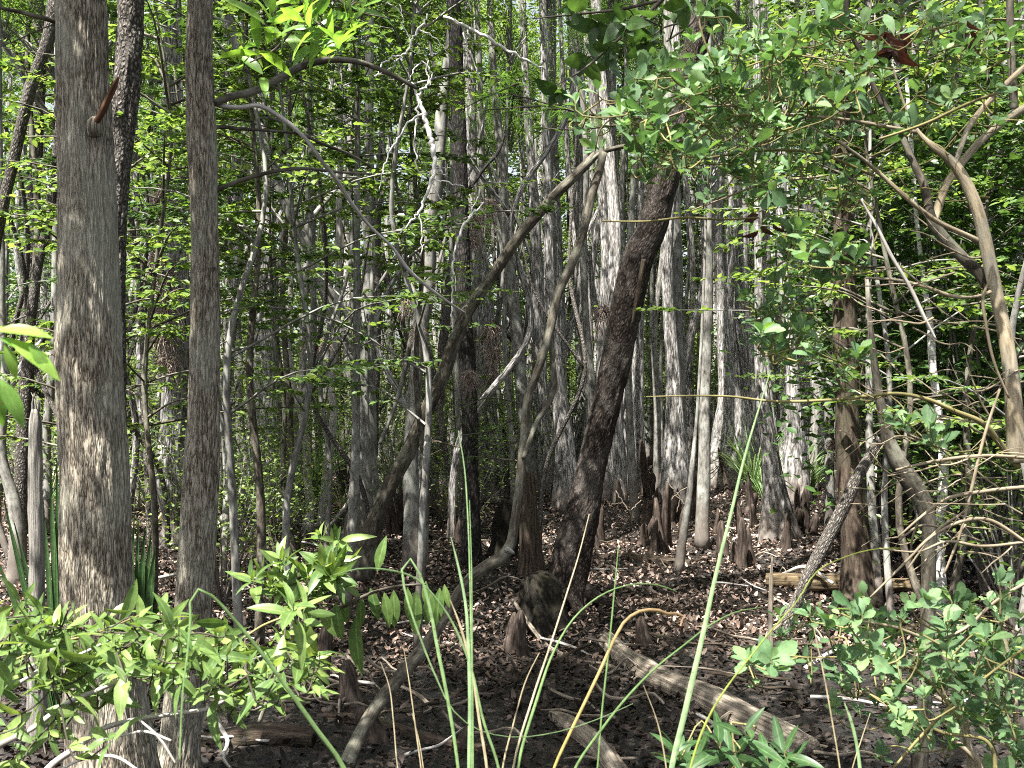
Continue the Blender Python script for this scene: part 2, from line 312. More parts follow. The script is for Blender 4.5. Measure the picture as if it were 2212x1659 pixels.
def ground_mat():
    m, t, nd, lk = new_mat("mud_and_leaf_mould")
    g = nd.new("ShaderNodeNewGeometry")
    n1 = nd.new("ShaderNodeTexNoise"); n1.inputs["Scale"].default_value = 14; n1.inputs["Detail"].default_value = 8; n1.inputs["Roughness"].default_value = .7; lk(g.outputs["Position"], n1.inputs["Vector"])
    v = nd.new("ShaderNodeTexVoronoi"); v.inputs["Scale"].default_value = 22; lk(g.outputs["Position"], v.inputs["Vector"])
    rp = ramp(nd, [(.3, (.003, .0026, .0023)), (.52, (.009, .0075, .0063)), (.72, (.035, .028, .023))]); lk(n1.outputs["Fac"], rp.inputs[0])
    mx = nd.new("ShaderNodeMix"); mx.data_type = 'RGBA'; mx.blend_type = 'MIX'
    r2 = ramp(nd, [(.6, (0, 0, 0)), (.85, (.35, .35, .35))]); lk(v.outputs["Color"], r2.inputs[0]); lk(r2.outputs[0], mx.inputs["Factor"])
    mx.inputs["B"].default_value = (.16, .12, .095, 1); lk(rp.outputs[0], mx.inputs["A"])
    pb = nd.new("ShaderNodeBsdfPrincipled"); pb.inputs["Roughness"].default_value = .5; lk(mx.outputs["Result"], pb.inputs["Base Color"])
    bp = nd.new("ShaderNodeBump"); bp.inputs["Strength"].default_value = 1; bp.inputs["Distance"].default_value = .04; lk(n1.outputs["Fac"], bp.inputs["Height"]); lk(bp.outputs[0], pb.inputs["Normal"])
    ou = nd.new("ShaderNodeOutputMaterial"); lk(pb.outputs[0], ou.inputs[0]); return m

# ------------------------------------------------------------------ ground and litter
def build_ground():
    def axis(a, b, far, st):
        near = np.arange(a, b + st/2, st); out = []; d = st; v = b
        while v < far: d *= 1.35; v += d; out.append(v)
        lo = []; d = st; v = a
        while v > -far: d *= 1.35; v -= d; lo.append(v)
        return np.concatenate([lo[::-1], near, out])
    X = axis(-12, 12, 500, .14); Y = axis(0, 26, 500, .14)
    gx, gyy = np.meshgrid(X, Y); z = gz(gx, gyy)
    n = R.random(gx.shape); z = z + (n - .5)*.03*((np.abs(gx) < 13) & (gyy > 3) & (gyy < 27))
    V = np.stack([gx, gyy, z], -1).reshape(-1, 3); nx = len(X)
    i = np.arange(len(Y) - 1)[:, None]*nx; j = np.arange(nx - 1)[None]
    Q = np.stack(np.broadcast_arrays(i + j, i + j + 1, i + nx + j + 1, i + nx + j), -1).reshape(-1, 4)
    mb = MB(); mb.add(V, Q)
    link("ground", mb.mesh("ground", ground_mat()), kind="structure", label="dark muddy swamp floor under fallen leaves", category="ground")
    mb = MB(); N = 210000
    y = 3.2 + 25*R.random(N)**1.35; x = (R.random(N)*2 - 1)*(1.2 + y*.62)
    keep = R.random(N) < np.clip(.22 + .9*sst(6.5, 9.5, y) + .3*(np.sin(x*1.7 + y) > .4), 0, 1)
    x, y = x[keep], y[keep]; n = len(x); a = R.random(n)*6.283
    d = np.stack([np.cos(a), np.sin(a), R.normal(0, .35, n)], -1); nr = np.stack([R.normal(0, .45, n), R.normal(0, .45, n), np.ones(n)], -1)
    leaves(mb, 'small', np.stack([x, y, gz(x, y) + .012 + .03*R.random(n)], -1), d, nr, .03 + .045*R.random(n), curl=R.normal(0, .5, n), rnd=np.clip(R.random(n)**(1.1 + .7*(np.sin(1.9*x + .8*y) > .1))*(.22 + .83*sst(7, 9.5, y)), 0, 1))  # near litter darkened, farther patches lightened: shade and sun put into the leaf colour
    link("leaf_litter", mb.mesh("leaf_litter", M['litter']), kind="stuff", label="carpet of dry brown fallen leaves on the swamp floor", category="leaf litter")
build_ground()

# ------------------------------------------------------------------ crowns, shared by the trees
def crown_mesh(seed, rad, hgt, n, kind='far', size=.13, mat='l_crown', nc=70, spread=.38):
    r = np.random.default_rng(seed); mb = MB()
    c = r.normal(size=(nc, 3)); c = unit(c)*(r.random((nc, 1))**.45); c *= [rad, rad, hgt]
    k = r.integers(0, nc, n); p = c[k] + r.normal(size=(n, 3))*[spread, spread, spread*.5]
    a = r.random(n)*6.283; d = np.stack([np.cos(a), np.sin(a), r.normal(-.15, .3, n)], -1)
    nr = np.stack([r.normal(0, .5, n), r.normal(0, .5, n), np.ones(n)], -1)
    leaves(mb, kind, p, d, nr, size*(.65 + .7*r.random(n)), rnd=r.random(n))
    for q in c[::2]:                                  # limbs from the stem to the clumps
        b = np.array([0, 0, -hgt*.9 + .5*q[2]*.3]); mid = b*.45 + q*.55 + [0, 0, .15]
        # thin bough as a strip of leaf-coloured bark is avoided: boughs live in the bough mesh below
    return mb.mesh("crown", M[mat]), c
def bough_mesh(c, hgt, mat):
    mb = MB()
    for i, q in enumerate(c[::3]):
        b = np.array([0, 0, -hgt*1.3 + .6*(q[2] + hgt)*.4]); tube(mb, [b, b*.5 + q*.5 + [0, 0, .12], q], [.035, .02, .006], 5, 6, seed=i)
    return mb.mesh("boughs", M[mat])
CROWN = []
for sd, rad, hg, n in ((1, 2.4, 1.9, 2600), (2, 2.9, 1.6, 2800), (3, 1.9, 2.3, 2300), (4, 2.5, 2.2, 2800)):
    me, c = crown_mesh(sd, rad, hg, n); CROWN.append((me, bough_mesh(c, hg, 'grey'), hg))
def add_crown(t, ci, loc, sc=1.0, rz=None, boughs=True):
    me, bo, hg = CROWN[ci % len(CROWN)]
    rz = random.random()*6.28 if rz is None else rz
    o = link("crown", me, t, loc); o.scale = (sc, sc, sc); o.rotation_euler = (0, 0, rz)
    if boughs:
        b = link("boughs", bo, t, loc); b.scale = (sc, sc, sc); b.rotation_euler = (0, 0, rz)
random.seed(5)

# ------------------------------------------------------------------ measured trees
def path3(pts, D):
    a = px(pts) if isinstance(pts, str) else np.asarray(pts, float)
    Ds = np.full(len(a), float(D)) if np.isscalar(D) else np.interp(np.linspace(0, 1, len(a)), np.linspace(0, 1, len(D)), D)
    C = np.array([P(x, y, d) for (x, y, w), d in zip(a, Ds)]); r = a[:, 2]/2/F*Ds
    return C, r
def tree(name, label, pts, D, mat, top=0, crown=None, cs=1.0, flare=1.35, flute=None, ridge=None, segs=20, cat='tree', group=None, wob=.10, seed=None, n=None, lowcrown=None):
    """pts run from the top of what is seen down to the foot"""
    C, r = path3(pts, D); C, r = C[::-1], r[::-1]     # foot first
    d = C[0] - C[1]; d = d/np.linalg.norm(d)
    z = float(gz(C[0][0], C[0][1]))
    if C[0][2] > z + .02:
        k = (C[0][2] - z)/max(.35, -d[2]); f = C[0] + d*k; f[2] = z - .04
        C = np.vstack([f, C]); r = np.concatenate([[r[0]*flare], r])
    else:
        C[0][2] = min(C[0][2], z - .03)
    if top:
        u = C[-1] - C[-2]; u = u/np.linalg.norm(u); u = u*.6 + np.array([0, 0, .4]); u /= np.linalg.norm(u)
        e = C[-1]; L = top - e[2]
        if L > .3:
            C = np.vstack([C, e + u*L*.5, e + u*L*.75 + [0, 0, L*.25]]); r = np.concatenate([r, [r[-1]*.75, r[-1]*.3]])
    base = C[0].copy(); base[2] = z
    t = thing(name, label, cat, base, group)
    mb = MB(); sd = seed if seed is not None else int(abs(base[0]*977 + base[1]*131)) % 997
    tube(mb, C, r, segs, n or max(24, min(90, int(np.linalg.norm(C[-1] - C[0])/.16))), flute=flute, ridge=ridge, wob=wob, seed=sd)
    link("trunk" if cat == 'tree' else "stem", mb.mesh("trunk", M[mat], base), t)
    if crown is not None and top:
        add_crown(t, crown, C[-1] - base + [0, 0, .3], cs)
    return t, C, base
def branch(t, base, pts, D, mat, name="branch", segs=8, twigs=0, wob=.3):
    C, r = path3(pts, D); mb = MB(); tube(mb, C, r*.88, segs, max(12, len(C)*7), wob=wob, seed=int(r[0]*9e4) % 97)
    return link(name, mb.mesh(name, M[mat], base), t)

# fissured grey cypress, nearest
T1, T1C, T1b = tree("cypress_tree", "thickest grey-brown fissured cypress trunk with a snapped reddish branch stub", "175,-10,98 178,100,100 183,250,106 188,400,110 191,550,119 192,700,129 197,900,133 206,1070,139 212,1300,144 228,1500,160 240,1659,180",
    4.6, 'cypress', top=11, crown=None, ridge=[(46, 3.0, .0065), (90, 6, .0035)], segs=168, n=420, wob=.05, flare=1.35, flute=(5, .16, .5), seed=3)
mb = MB(); C, r = path3("206,268,13 220,244,14 236,210,13 248,184,11 256,166,4", [4.45, 4.38]); tube(mb, C, r, 10, 16, wob=.25, seed=4); link("branch_stub", mb.mesh("branch_stub", M['redwood'], T1b), T1, label="snapped reddish-brown branch stub")
mb = MB(); C, r = path3("207,290,40 205,268,42 208,255,20", [4.49, 4.46, 4.48]); tube(mb, C, r*.7, 12, 10, wob=.2, seed=9); link("branch_collar", mb.mesh("branch_collar", M['cypress'], T1b), T1)
branch(T1, T1b, "132,52,15 118,46,12 60,30,10 0,16,8 -80,-10,6", [4.6, 4.4], 'brown')
branch(T1, T1b, "118,52,5 90,62,4 40,85,3 -20,110,2", [4.55, 4.4], 'brown')
add_crown(T1, 1, np.array([-2.7, 3.7, 6.3]) - T1b, .75)  # low crown put in above the view to keep this trunk in shade
add_crown(T1, 0, np.array([-2.2, 4.6, 11.2]) - T1b, .45)

T3, T3C, T3b = tree("cypress_tree", "slimmer straight grey cypress trunk with long bare branches reaching over the clearing", "433,-10,48 431,150,54 435,300,60 440,450,53 442,560,54 443,700,60 440,900,66 430,1100,73 420,1280,77 403,1480,84 382,1659,100",
    5.3, 'cypress', top=12, crown=2, cs=.45, ridge=[(34, 3.0, .005), (70, 6, .003)], segs=128, n=420, wob=.06, seed=7)
branch(T3, T3b, "462,222,16 500,208,17 555,195,17 600,172,17 650,145,18 715,130,17 770,134,15 836,157,12 900,190,9", [5.3, 5.6, 5.8], 'brown')
branch(T3, T3b, "418,222,6 440,208,10 470,226,13 520,232,13 556,228,13 600,250,14 660,300,11 700,355,10 725,385,10 760,440,10 800,490,9 846,533,8 885,585,8 920,616,7 965,650,6 1005,676,4", [5.25, 5.6, 6.2], 'white')
branch(T3, T3b, "448,290,15 466,276,10 520,278,9 600,283,8 650,290,7 700,312,7 760,335,5 800,360,4", [5.3, 5.5, 5.9], 'brown')
branch(T3, T3b, "464,412,12 500,397,11 553,380,10 610,368,9 670,365,8 720,371,7 800,376,5", [5.3, 5.5, 5.9], 'brown')
branch(T3, T3b, "468,680,5 500,670,4 553,660,3 600,640,2", [5.3, 5.5], 'brown')

add_crown(T3, 3, np.array([-1.3, 3.6, 6.4]) - T3b, .7); add_crown(T3, 2, np.array([-2.6, 2.6, 9.6]) - T3b, .9)  # two crowns added out of view so that the near mud lies shaded
T2, T2C, T2b = tree("dark_barked_tree", "dark plated trunk tucked close behind the thickest cypress", "284,-10,50 280,100,50 273,200,50 262,300,46 252,420,42 248,560,40 248,800,42 250,1100,48 255,1300,56",
    6.8, 'dark', top=12, crown=1, cs=.5, ridge=[(14, 9, .010), (26, 16, .005)], segs=72, n=300, wob=.06)
tree("leaning_tree", "crooked dark trunk leaning away beside the thickest cypress", "122,-20,28 118,25,28 108,75,27 80,150,25 68,180,27 48,260,25 28,350,24 14,410,22 -2,480,24 -30,640,30 -55,900,34 -70,1200,40", 8.5, 'dark', top=9, crown=2, cs=.7, wob=.2)
tree("leaning_tree", "dark bent trunk showing between the picture edge and the thickest cypress", "128,280,17 120,350,18 112,430,19 100,500,20 85,553,21 72,636,22 64,720,23 60,790,25 55,853,26 49,950,27 42,1106,30 35,1190,38", 11.5, 'dark', top=9.5, crown=0, cs=.8, wob=.18)
tree("grey_tree", "grey slender trunk rising just behind the broken snag", "118,640,15 116,760,17 108,850,18 100,960,19 103,1060,20 98,1150,26", 13.8, 'grey', top=8, crown=3, cs=.7)
tree("grey_tree", "pale grey trunk standing where strap leaves arch across its foot", "2,560,16 5,700,17 12,830,18 6,1000,20 34,1100,30 38,1200,36 30,1260,44", 10.8, 'grey', top=9, crown=0, cs=.8, wob=.15)
SN, SNC, SNb = tree("broken_snag", "bleached broken-topped snag standing close beside the thickest cypress", "76,884,12 77,900,20 76,960,24 74,1050,27 77,1150,30 80,1300,33 82,1500,36 84,1659,40", 6.0, 'snag', cat='snag', wob=.3, ridge=[(9, 4, .006)], segs=32, n=90)

def splinters(t, top, b, n, r0, L, mat, seed):
    r = np.random.default_rng(seed)
    for i in range(n):
        a = r.random()*6.283; mb = MB(); p = top + np.array([np.cos(a), np.sin(a), 0])*r0*.6; tube(mb, [p - [0, 0, .06], p + [r.normal(0, .01), r.normal(0, .01), L*.5], p + [r.normal(0, .02), r.normal(0, .02), L*(.6 + .6*r.random())]], [r0*.35, r0*.25, .001], 6, 6, wob=.3, seed=i)
        link("splinter", mb.mesh("splinter", M[mat], b), t)
splinters(SN, SNC[-1], SNb, 4, .022, .10, 'snag', 2)
TA, _, TAb = tree("cypress_tree", "broad pale fluted cypress partly cloaked in pinkish air plants", "371,-10,38 371,120,40 372,300,42 376,450,42 384,560,44 386,700,45 384,790,46 376,900,52 370,1040,64 372,1180,90", 13.3, 'pale', top=13, crown=1, flute=(6, .3, 1.0), segs=32, wob=.12)
tree("slim_tree", "thin pale trunk with a shaggy brown base between the two fissured cypresses", "290,300,16 293,433,17 293,560,18 302,655,19 305,720,20 305,853,22 308,940,23 306,1000,30 303,1087,34", 17.5, 'pale', top=11, crown=2, cs=.8)
tree("cypress_tree", "pale straight cypress past the slimmer fissured one, its lower trunk in leaves", "562,200,28 564,300,32 570,420,34 575,500,36 580,600,38 583,700,38 584,850,40 582,1000,48 580,1070,60", 18.5, 'pale', top=14, crown=0, flute=(5, .25, 1.0), segs=28)
tree("twisting_tree", "grey S-curved trunk beside the pale forked stem pair", "645,420,14 655,553,14 657,650,14 652,720,13 650,800,13", 15, 'grey', top=9, crown=3, cs=.6, wob=.15) if False else None
tree("twisting_tree", "grey stem that kinks sideways halfway up near the pale patched trunk", "672,480,13 673,553,14 678,690,14 676,770,15 671,822,16 652,865,17 640,895,17 641,953,17 643,1053,20 642,1140,26", 15.0, 'grey', top=9.5, crown=3, cs=.7, wob=.15)
tree("twisting_tree", "sunlit wavy pale stem rising from beside the kinked grey stem", "646,880,13 653,905,14 660,950,16 663,985,17 666,1053,18 670,1100,19 665,1142,26", 14.6, 'white', top=4.2, wob=.15)
tree("grey_tree", "long grey trunk slanting across and meeting the stout greenish trunk", "560,290,20 590,360,20 616,440,21 650,505,22 676,563,22 697,622,23 726,697,24 753,742,26 780,800,26 790,860,28 795,960,34", 12.8, 'grey', top=8.5, crown=0, cs=.7, flare=1.6)
TS, _, TSb = tree("patched_tree", "slender trunk with bleached strips of bark beside the slanting grey trunk", "733,480,13 732,553,14 728,670,15 722,760,17 716,850,18 722,890,17 714,950,18 708,1000,20 703,1090,24 700,1145,30", 15.0, 'white', top=9.5, crown=2, cs=.7, wob=.2)
tree("grey_tree", "stout greenish-grey trunk with a flared fluted foot, met by a slanting one", "797,380,22 796,553,24 793,680,30 790,800,40 787,950,50 783,1080,64 778,1190,92", 12.8, 'grey', top=11, crown=1, flute=(6, .3, .8), segs=30)
tree("slim_tree", "thin straight dark stem passing the brownish air plant nest", "828,20,9 826,150,10 826,280,12 815,450,15 815,600,18 812,760,20 806,950,24 805,1100,30", 16, 'dark', top=11, crown=3, cs=.7)
tree("forked_tree", "grey stem climbing aslant to a fork full of dead moss", "920,560,10 945,630,12 962,660,15 958,720,16 940,800,17 922,880,18 905,940,18 890,1000,20", 12.2, 'grey', top=0, wob=.15) if False else None
TY, TYC, TYb = tree("grey_tree", "smooth grey trunk with a swollen foot left of the blackest trunk", "965,150,20 955,230,26 950,300,28 942,400,31 930,480,32 924,560,30 923,640,29 908,715,28 900,790,28 893,886,30 887,986,32 887,1053,35 893,1106,42 896,1170,50 900,1235,72", 11.7, 'grey', top=10, crown=2, cs=.6, wob=.12)
branch(TY, TYb, "820,960,9 845,900,11 862,850,12 876,790,12 890,720,13 898,670,14 896,640,13 880,600,10 868,560,9 860,500,7", [11.9, 12.1], 'grey')
branch(TY, TYb, "898,668,12 915,640,12 935,610,10 950,560,8 965,500,6", [12, 12.3], 'grey')
tree("slim_tree", "thin stem leaning behind the blackest trunk's near side", "905,690,8 925,760,9 945,830,10 955,920,12 965,1000,13 978,1090,15 985,1150,18", 14.5, 'dark', top=7, crown=0, cs=.5)
TB, _, TBb = tree("black_tree", "straight blackest trunk, evenly dark from floor to canopy", "978,-10,26 983,60,27 987,167,28 993,300,28 996,420,29 999,553,31 1002,686,32 1009,786,33 1014,886,33 1016,1000,34 1017,1110,38 1018,1236,50", 11.6, 'black', top=12, crown=0, ridge=[(12, 9, .008), (24, 18, .004)], segs=56, n=260, wob=.06)
branch(TB, TBb, "996,430,12 1020,400,10 1050,360,9 1078,325,8 1090,290,5", [11.6, 11.8], 'black')
tree("cypress_tree", "white-barked cypress glowing right behind the blackest trunk", "1012,40,20 1016,150,22 1018,300,26 1022,450,32 1035,560,40 1045,650,45 1047,760,46 1050,900,50 1055,1000,62 1058,1075,80", 19, 'pale', top=14, crown=1, flute=(5, .25, 1.0), segs=28)

# the two crossing crooked stems
TL, _, TLb = tree("crooked_tree", "brown limb-like trunk sweeping diagonally across the blackest trunk", "1288,333,17.2 1262,360,20.6 1240,382,21.5 1205,415,22.4 1180,442,22.4 1120,512,23.2 1062,598,24.9 1013,668,27.5 980,740,28.4 953,820,31.0 915,900,31.8 880,980,32.7 842,1046,34.4 815,1110,37.8 790,1190,48.2", 10.8, 'brown', top=0, segs=24, wob=.12)
branch(TL, TLb, "1270,352,15 1300,330,12 1340,318,10 1390,315,7", [10.8, 10.6], 'brown')
TE, _, TEb = tree("crooked_tree", "pale elbowed trunk that rises, bends and then climbs upright to a fork", "1302,330,17.2 1292,375,18.1 1280,412,18.9 1264,480,18.9 1238,560,18.9 1203,640,18.9 1186,720,19.8 1160,805,19.8 1143,850,18.9 1132,950,18.9 1122,1050,18.9 1112,1130,20.6 1102,1180,24.1 1085,1205,27.5 1055,1222,28.4 1010,1258,28.4 965,1325,27.5 920,1392,29.2 862,1462,30.1 803,1540,31.0 762,1620,32.7 742,1670,34.4",
    [6.9, 6.8, 6.6, 6.4, 5.4], 'brown', segs=24, n=130, wob=.16)
branch(TE, TEb, "1290,200,8 1296,260,9 1300,335,11", 6.9, 'brown')
branch(TE, TEb, "1188,690,12 1192,770,13 1195,840,14 1182,876,14 1160,910,14 1146,945,14 1130,990,13", [6.85, 6.6], 'brown')
branch(TE, TEb, "1094,1187,18 1104,1191,13 1110,1195,7", [6.38, 6.34], 'snag', "broken_end")
TD, TDC, TDb = tree("leaning_tree", "massive dark wet trunk leaning across the clearing from a rooted foot", "1512,60,46.8 1490,150,48.6 1466,260,52.2 1440,367,57.6 1406,500,61.2 1379,560,63.0 1356,655,64.8 1336,753,63.0 1313,853,59.4 1299,920,58.5 1283,986,59.4 1259,1106,66.6 1240,1180,75.6 1228,1250,79.2 1220,1315,93.6", 9.7, 'lean', top=9.5, crown=3, cs=.6, ridge=[(18, 9, .011), (34, 18, .005)], segs=90, n=300, wob=.08, flute=(5, .35, .35))
branch(TD, TDb, "1391,560,10 1384,600,12 1378,640,13 1366,700,6", [9.42, 9.44], 'stump', "bark_scar")
for i, (a, b) in enumerate(((-.5, -.55), (.25, -.7), (.75, -.25), (-.75, .1))):
    mb = MB(); q = np.array([a, b, 0])*.95; p0 = TDb + [a*.12, b*.12, .22]; p1 = TDb + q*.5; p2 = TDb + q
    p1[2] = gz(p1[0], p1[1]) + .05; p2[2] = gz(p2[0], p2[1]) - .03
    tube(mb, [p0, p1, p2], [.11, .06, .03], 10, 14, wob=.25, seed=i); link("surface_root", mb.mesh("surface_root", M['lean'], TDb), TD)

# pale cypress stand beyond, and the trees on the far side of the clearing
for lab, pts, D, mat, top, fl in (
    ("tall grey cypress rising close behind the elbowed trunk", "1140,240,18 1148,350,20 1155,480,24 1160,600,27 1166,760,30 1170,900,34 1172,1020,44 1172,1075,60", 19, 'pale', 14, (5, .25, .9)),
    ("mottled grey trunk crossing just right of the elbowed trunk's upright", "1072,230,17 1082,340,19 1092,480,21 1104,600,23 1118,740,26 1128,860,28 1140,1000,36 1145,1080,46", 18.5, 'grey', 13, None),
    ("white trunk seen in the gap under the elbowed trunk's fork", "1178,250,17 1183,400,19 1186,553,21 1190,640,22 1200,760,24 1212,880,34 1224,1000,46 1230,1108,66", 16.8, 'pale', 14, (5, .3, .9)),
    ("slim bright trunk between the elbowed trunk and the massive leaning one", "1232,400,12 1242,500,14 1250,590,15 1262,686,17 1270,753,18 1274,853,19 1278,950,22 1280,1060,30", 20, 'pale', 13, (5, .2, .8)),
    ("grey thin trunk touching the massive leaning trunk's uphill side", "1258,480,11 1268,560,12 1283,640,13 1294,720,14 1298,800,15 1300,1000,20 1300,1050,26", 22, 'pale', 13, None),
    ("dark-footed bulging cypress just right of the massive leaning trunk", "1372,700,18 1368,780,22 1363,840,26 1358,900,33 1354,980,38 1352,1058,46", 21, 'pale', 13, (5, .3, 1.0)),
    ("pale slim buttressed cypress next to the dark-footed bulging one", "1384,560,16 1383,700,18 1381,830,20 1380,950,24 1382,1040,30 1382,1070,36", 19.5, 'pale', 14, (4, .3, .8)),
    ("olive-grey cypress with an air plant collar beyond the dark slope of the leaning trunk", "1452,380,30 1455,480,33 1456,560,36 1456,680,36 1460,780,34 1464,900,34 1470,1000,38 1474,1088,48", 18, 'grey', 13, (5, .2, .7)),
    ("rough grey trunk standing before the giant flared cypress", "1530,480,18 1530,600,20 1526,760,23 1522,900,25 1520,1040,27 1517,1120,29 1516,1190,36", 13.0, 'grey', 11, None),
    ("giant flared cypress with a wide skirted base and sunlit side", "1545,420,17 1552,560,20 1558,640,22 1565,750,30 1572,836,40 1578,920,66 1577,1000,96 1576,1062,122", 20.2, 'pale', 15, (7, .28, 1.6)),
    ("bright white pole-like trunk past the giant flared cypress", "1594,380,16 1596,500,18 1597,600,20 1598,760,22 1600,900,26 1602,1030,34", 23.5, 'pale', 14, None),
    ("dark stem with a knobbly waist above the pink-footed buttress", "1637,300,18 1639,500,19 1641,650,20 1645,780,22 1648,860,26", 15.4, 'dark', 0, None),
    ("pink-footed buttressed cypress past the giant flared one", "1640,640,20 1642,780,24 1648,860,30 1660,960,36 1672,1060,48 1680,1120,60 1684,1190,86", 13.2, 'pale', 11, (5, .35, .8)),
    ("light slim trunk behind the leaning dark pole", "1700,640,12 1706,760,14 1712,860,17 1718,960,20 1722,1050,26", 21.5, 'pale', 12, None),
    ("straight mottled trunk between the chalk-white snag and the brown flared trunk", "1788,560,17 1790,700,19 1791,800,20 1791,960,21 1792,1100,22 1794,1170,28", 13.8, 'grey', 10, None),
    ("heavy brown fluted trunk footed in front of the rotting log", "1822,480,44 1824,620,48 1826,760,50 1830,900,50 1836,1030,50 1845,1130,54 1850,1220,60 1852,1292,78", 10.1, 'stump', 11, (6, .3, .6)),
    ("brown hairy trunk crowded behind the heavy fluted one", "1864,560,22 1866,700,24 1868,840,26 1870,1000,28 1872,1090,38", 17.5, 'brown', 11, None),
    ("grey-black trunk behind the white ringed stem", "1996,600,22 1998,760,24 2000,900,26 2004,1040,30 2006,1130,38", 15.2, 'dark', 11, None),
    ("dim brown trunk under the tan shrub stem's fork", "2090,640,24 2088,800,26 2092,960,28 2094,1100,36", 17, 'stump', 11, None)):
    if top == 0: continue
    nm = "cypress_tree" if 'cypress' in lab else "swamp_tree"
    tree(nm, lab, pts, D, mat, top=top, crown=random.randrange(4), cs=.55, flute=fl, segs=30 if fl else 18, wob=.10, n=60)
tree("broken_snag", "chalk-white snapped snag glowing between dark trunks", "1762,742,14 1763,760,26 1765,810,30 1768,870,31 1771,953,34 1774,1020,40", 22, 'birch', cat='snag', wob=.2)
tree("leaning_pole", "dark dead pole leaning from the clearing up towards the fluted brown trunk", "1900,945,18 1892,963,24 1870,1000,25 1852,1030,26 1826,1086,27 1802,1133,28 1759,1216,28 1719,1306,28 1690,1370,34", 8.6, 'dark', cat='dead pole', wob=.2)
tree("white_stem_tree", "slender white stem ringed with thin dark bands", "2000,640,12 2009,697,14 2012,750,16 2016,803,15 2023,850,16 2028,890,16 2037,970,18 2037,1060,18 2033,1106,17 2029,1160,18 2031,1225,22", 9.5, 'birch', top=6.5, crown=0, cs=.5, wob=.2)
tree("lichen_tree", "grey-green lichened stem rising through the toothed-leaf shrub", "1872,600,8 1880,700,11 1890,790,14 1902,870,18 1915,925,24 1928,975,32 1958,1022,42 1990,1070,40 2004,1106,32 2006,1200,29 2004,1320,28 1999,1480,28 1990,1606,32 1984,1659,38", 5.2, 'brown', wob=.2)
tree("broken_snag", "thin splintered snag standing in the clearing among torn bark", "1668,1202,3 1666,1250,9 1664,1330,14 1663,1420,22 1664,1490,40", 7.2, 'dead', cat='snag', wob=.4)
tree("slim_tree", "thin pinkish young trunk in the clearing's middle", "1500,960,9 1494,1020,12 1488,1080,14 1478,1140,17 1464,1245,24", 11.3, 'grey', top=5, crown=2, cs=.35)
SB, _, SBb = tree("dead_stump_post", "tall brown dead post rising beside the massive leaning trunk's foot", "1140,1020,30 1142,1070,44 1146,1140,48 1150,1200,54 1152,1262,64", 10.8, 'stump', cat='stump', flute=(5, .25, .4), segs=26, wob=.3)
tree("mossy_stump", "squat black mossy stump in front of the massive leaning trunk", "1146,1240,34 1150,1252,62 1154,1300,78 1156,1365,92", 9.0, 'moss', cat='stump', flute=(8, .6, .35), segs=40, wob=.7)
tree("mossy_stump", "low dark stump lump beneath the elbowed trunk's bend", "1092,1080,26 1092,1110,44 1092,1170,52 1090,1215,64", 11.9, 'moss', cat='stump', flute=(5, .3, .3), segs=26, wob=.7)

# ------------------------------------------------------------------ more distant trees: templates, copied
LAND = [(-400, "the picture's edge"), (190, "the thick cypress"), (440, "the slim cypress"), (584, "the pale cypress"), (790, "the greenish trunk"), (1010, "the blackest trunk"), (1170, "the elbowed trunk"),
        (1330, "the leaning trunk"), (1575, "the flared cypress"), (1830, "the fluted trunk"), (2025, "the ringed stem"), (2190, "the tan shrub"), (9999, "the picture's edge")]
ORD = ["first", "second", "third", "fourth", "fifth", "sixth", "seventh", "eighth", "ninth", "tenth", "eleventh", "twelfth", "thirteenth", "fourteenth", "fifteenth", "sixteenth", "seventeenth", "eighteenth", "nineteenth", "twentieth"]
def order_labels(items, fmt, last=None):
    """items: (picture x, object, look); each gets its place counted from the landmark on its left"""
    items.sort(key=lambda q: q[0]); cnt = {}
    for x, o, look in items:
        k = max(i for i, (lx, _) in enumerate(LAND) if lx <= x or i == 0); cnt[k] = cnt.get(k, 0) + 1
        o['label'] = fmt.format(look=look, n=ORD[min(cnt[k], 20) - 1], mark=LAND[k][1] + " towards " + LAND[k+1][1])
def bg_tree(seed, mat, ht, r0, flute, ci, csc, crook=.13):
    r = np.random.default_rng(seed); zs = np.linspace(0, ht, 7)
    C = np.stack([np.cumsum(r.normal(0, crook, 7)), np.cumsum(r.normal(0, crook, 7)), zs], -1); C[0] = [0, 0, -.12]; C[0:2, :2] *= .3
    rad = r0*np.array([1.0, .8, .72, .64, .55, .42, .2])
    if flute: rad[0] = r0*2.3; rad[1] = r0*.95
    t = thing("swamp_tree", "", "tree", (0, 0, 0), "distant trunks of the swamp wood")
    mb = MB(); tube(mb, C, rad, 16 if flute else 10, 44, flute=(6, .3, .9) if flute else None, wob=.14, seed=seed)
    if crook > .2:
        k = int(r.integers(1, 4)); a = r.random()*6.28; u = np.array([np.cos(a), np.sin(a), 0]); L = ht*(.25 + .2*r.random())
        tube(mb, [C[k], C[k] + u*L*.25 + [0, 0, L*.35], C[k] + u*L*.3 + [0, 0, L*.7] + r.normal(0, .1, 3), C[k] + u*L*.45 + [0, 0, L]], [rad[k]*.75, rad[k]*.55, rad[k]*.4, .008], 8, 20, wob=.2, seed=seed + 1)
    link("trunk", mb.mesh("trunk", M[mat]), t); add_crown(t, ci, C[-1] + [0, 0, -.5], csc*.62, boughs=True)
    return t
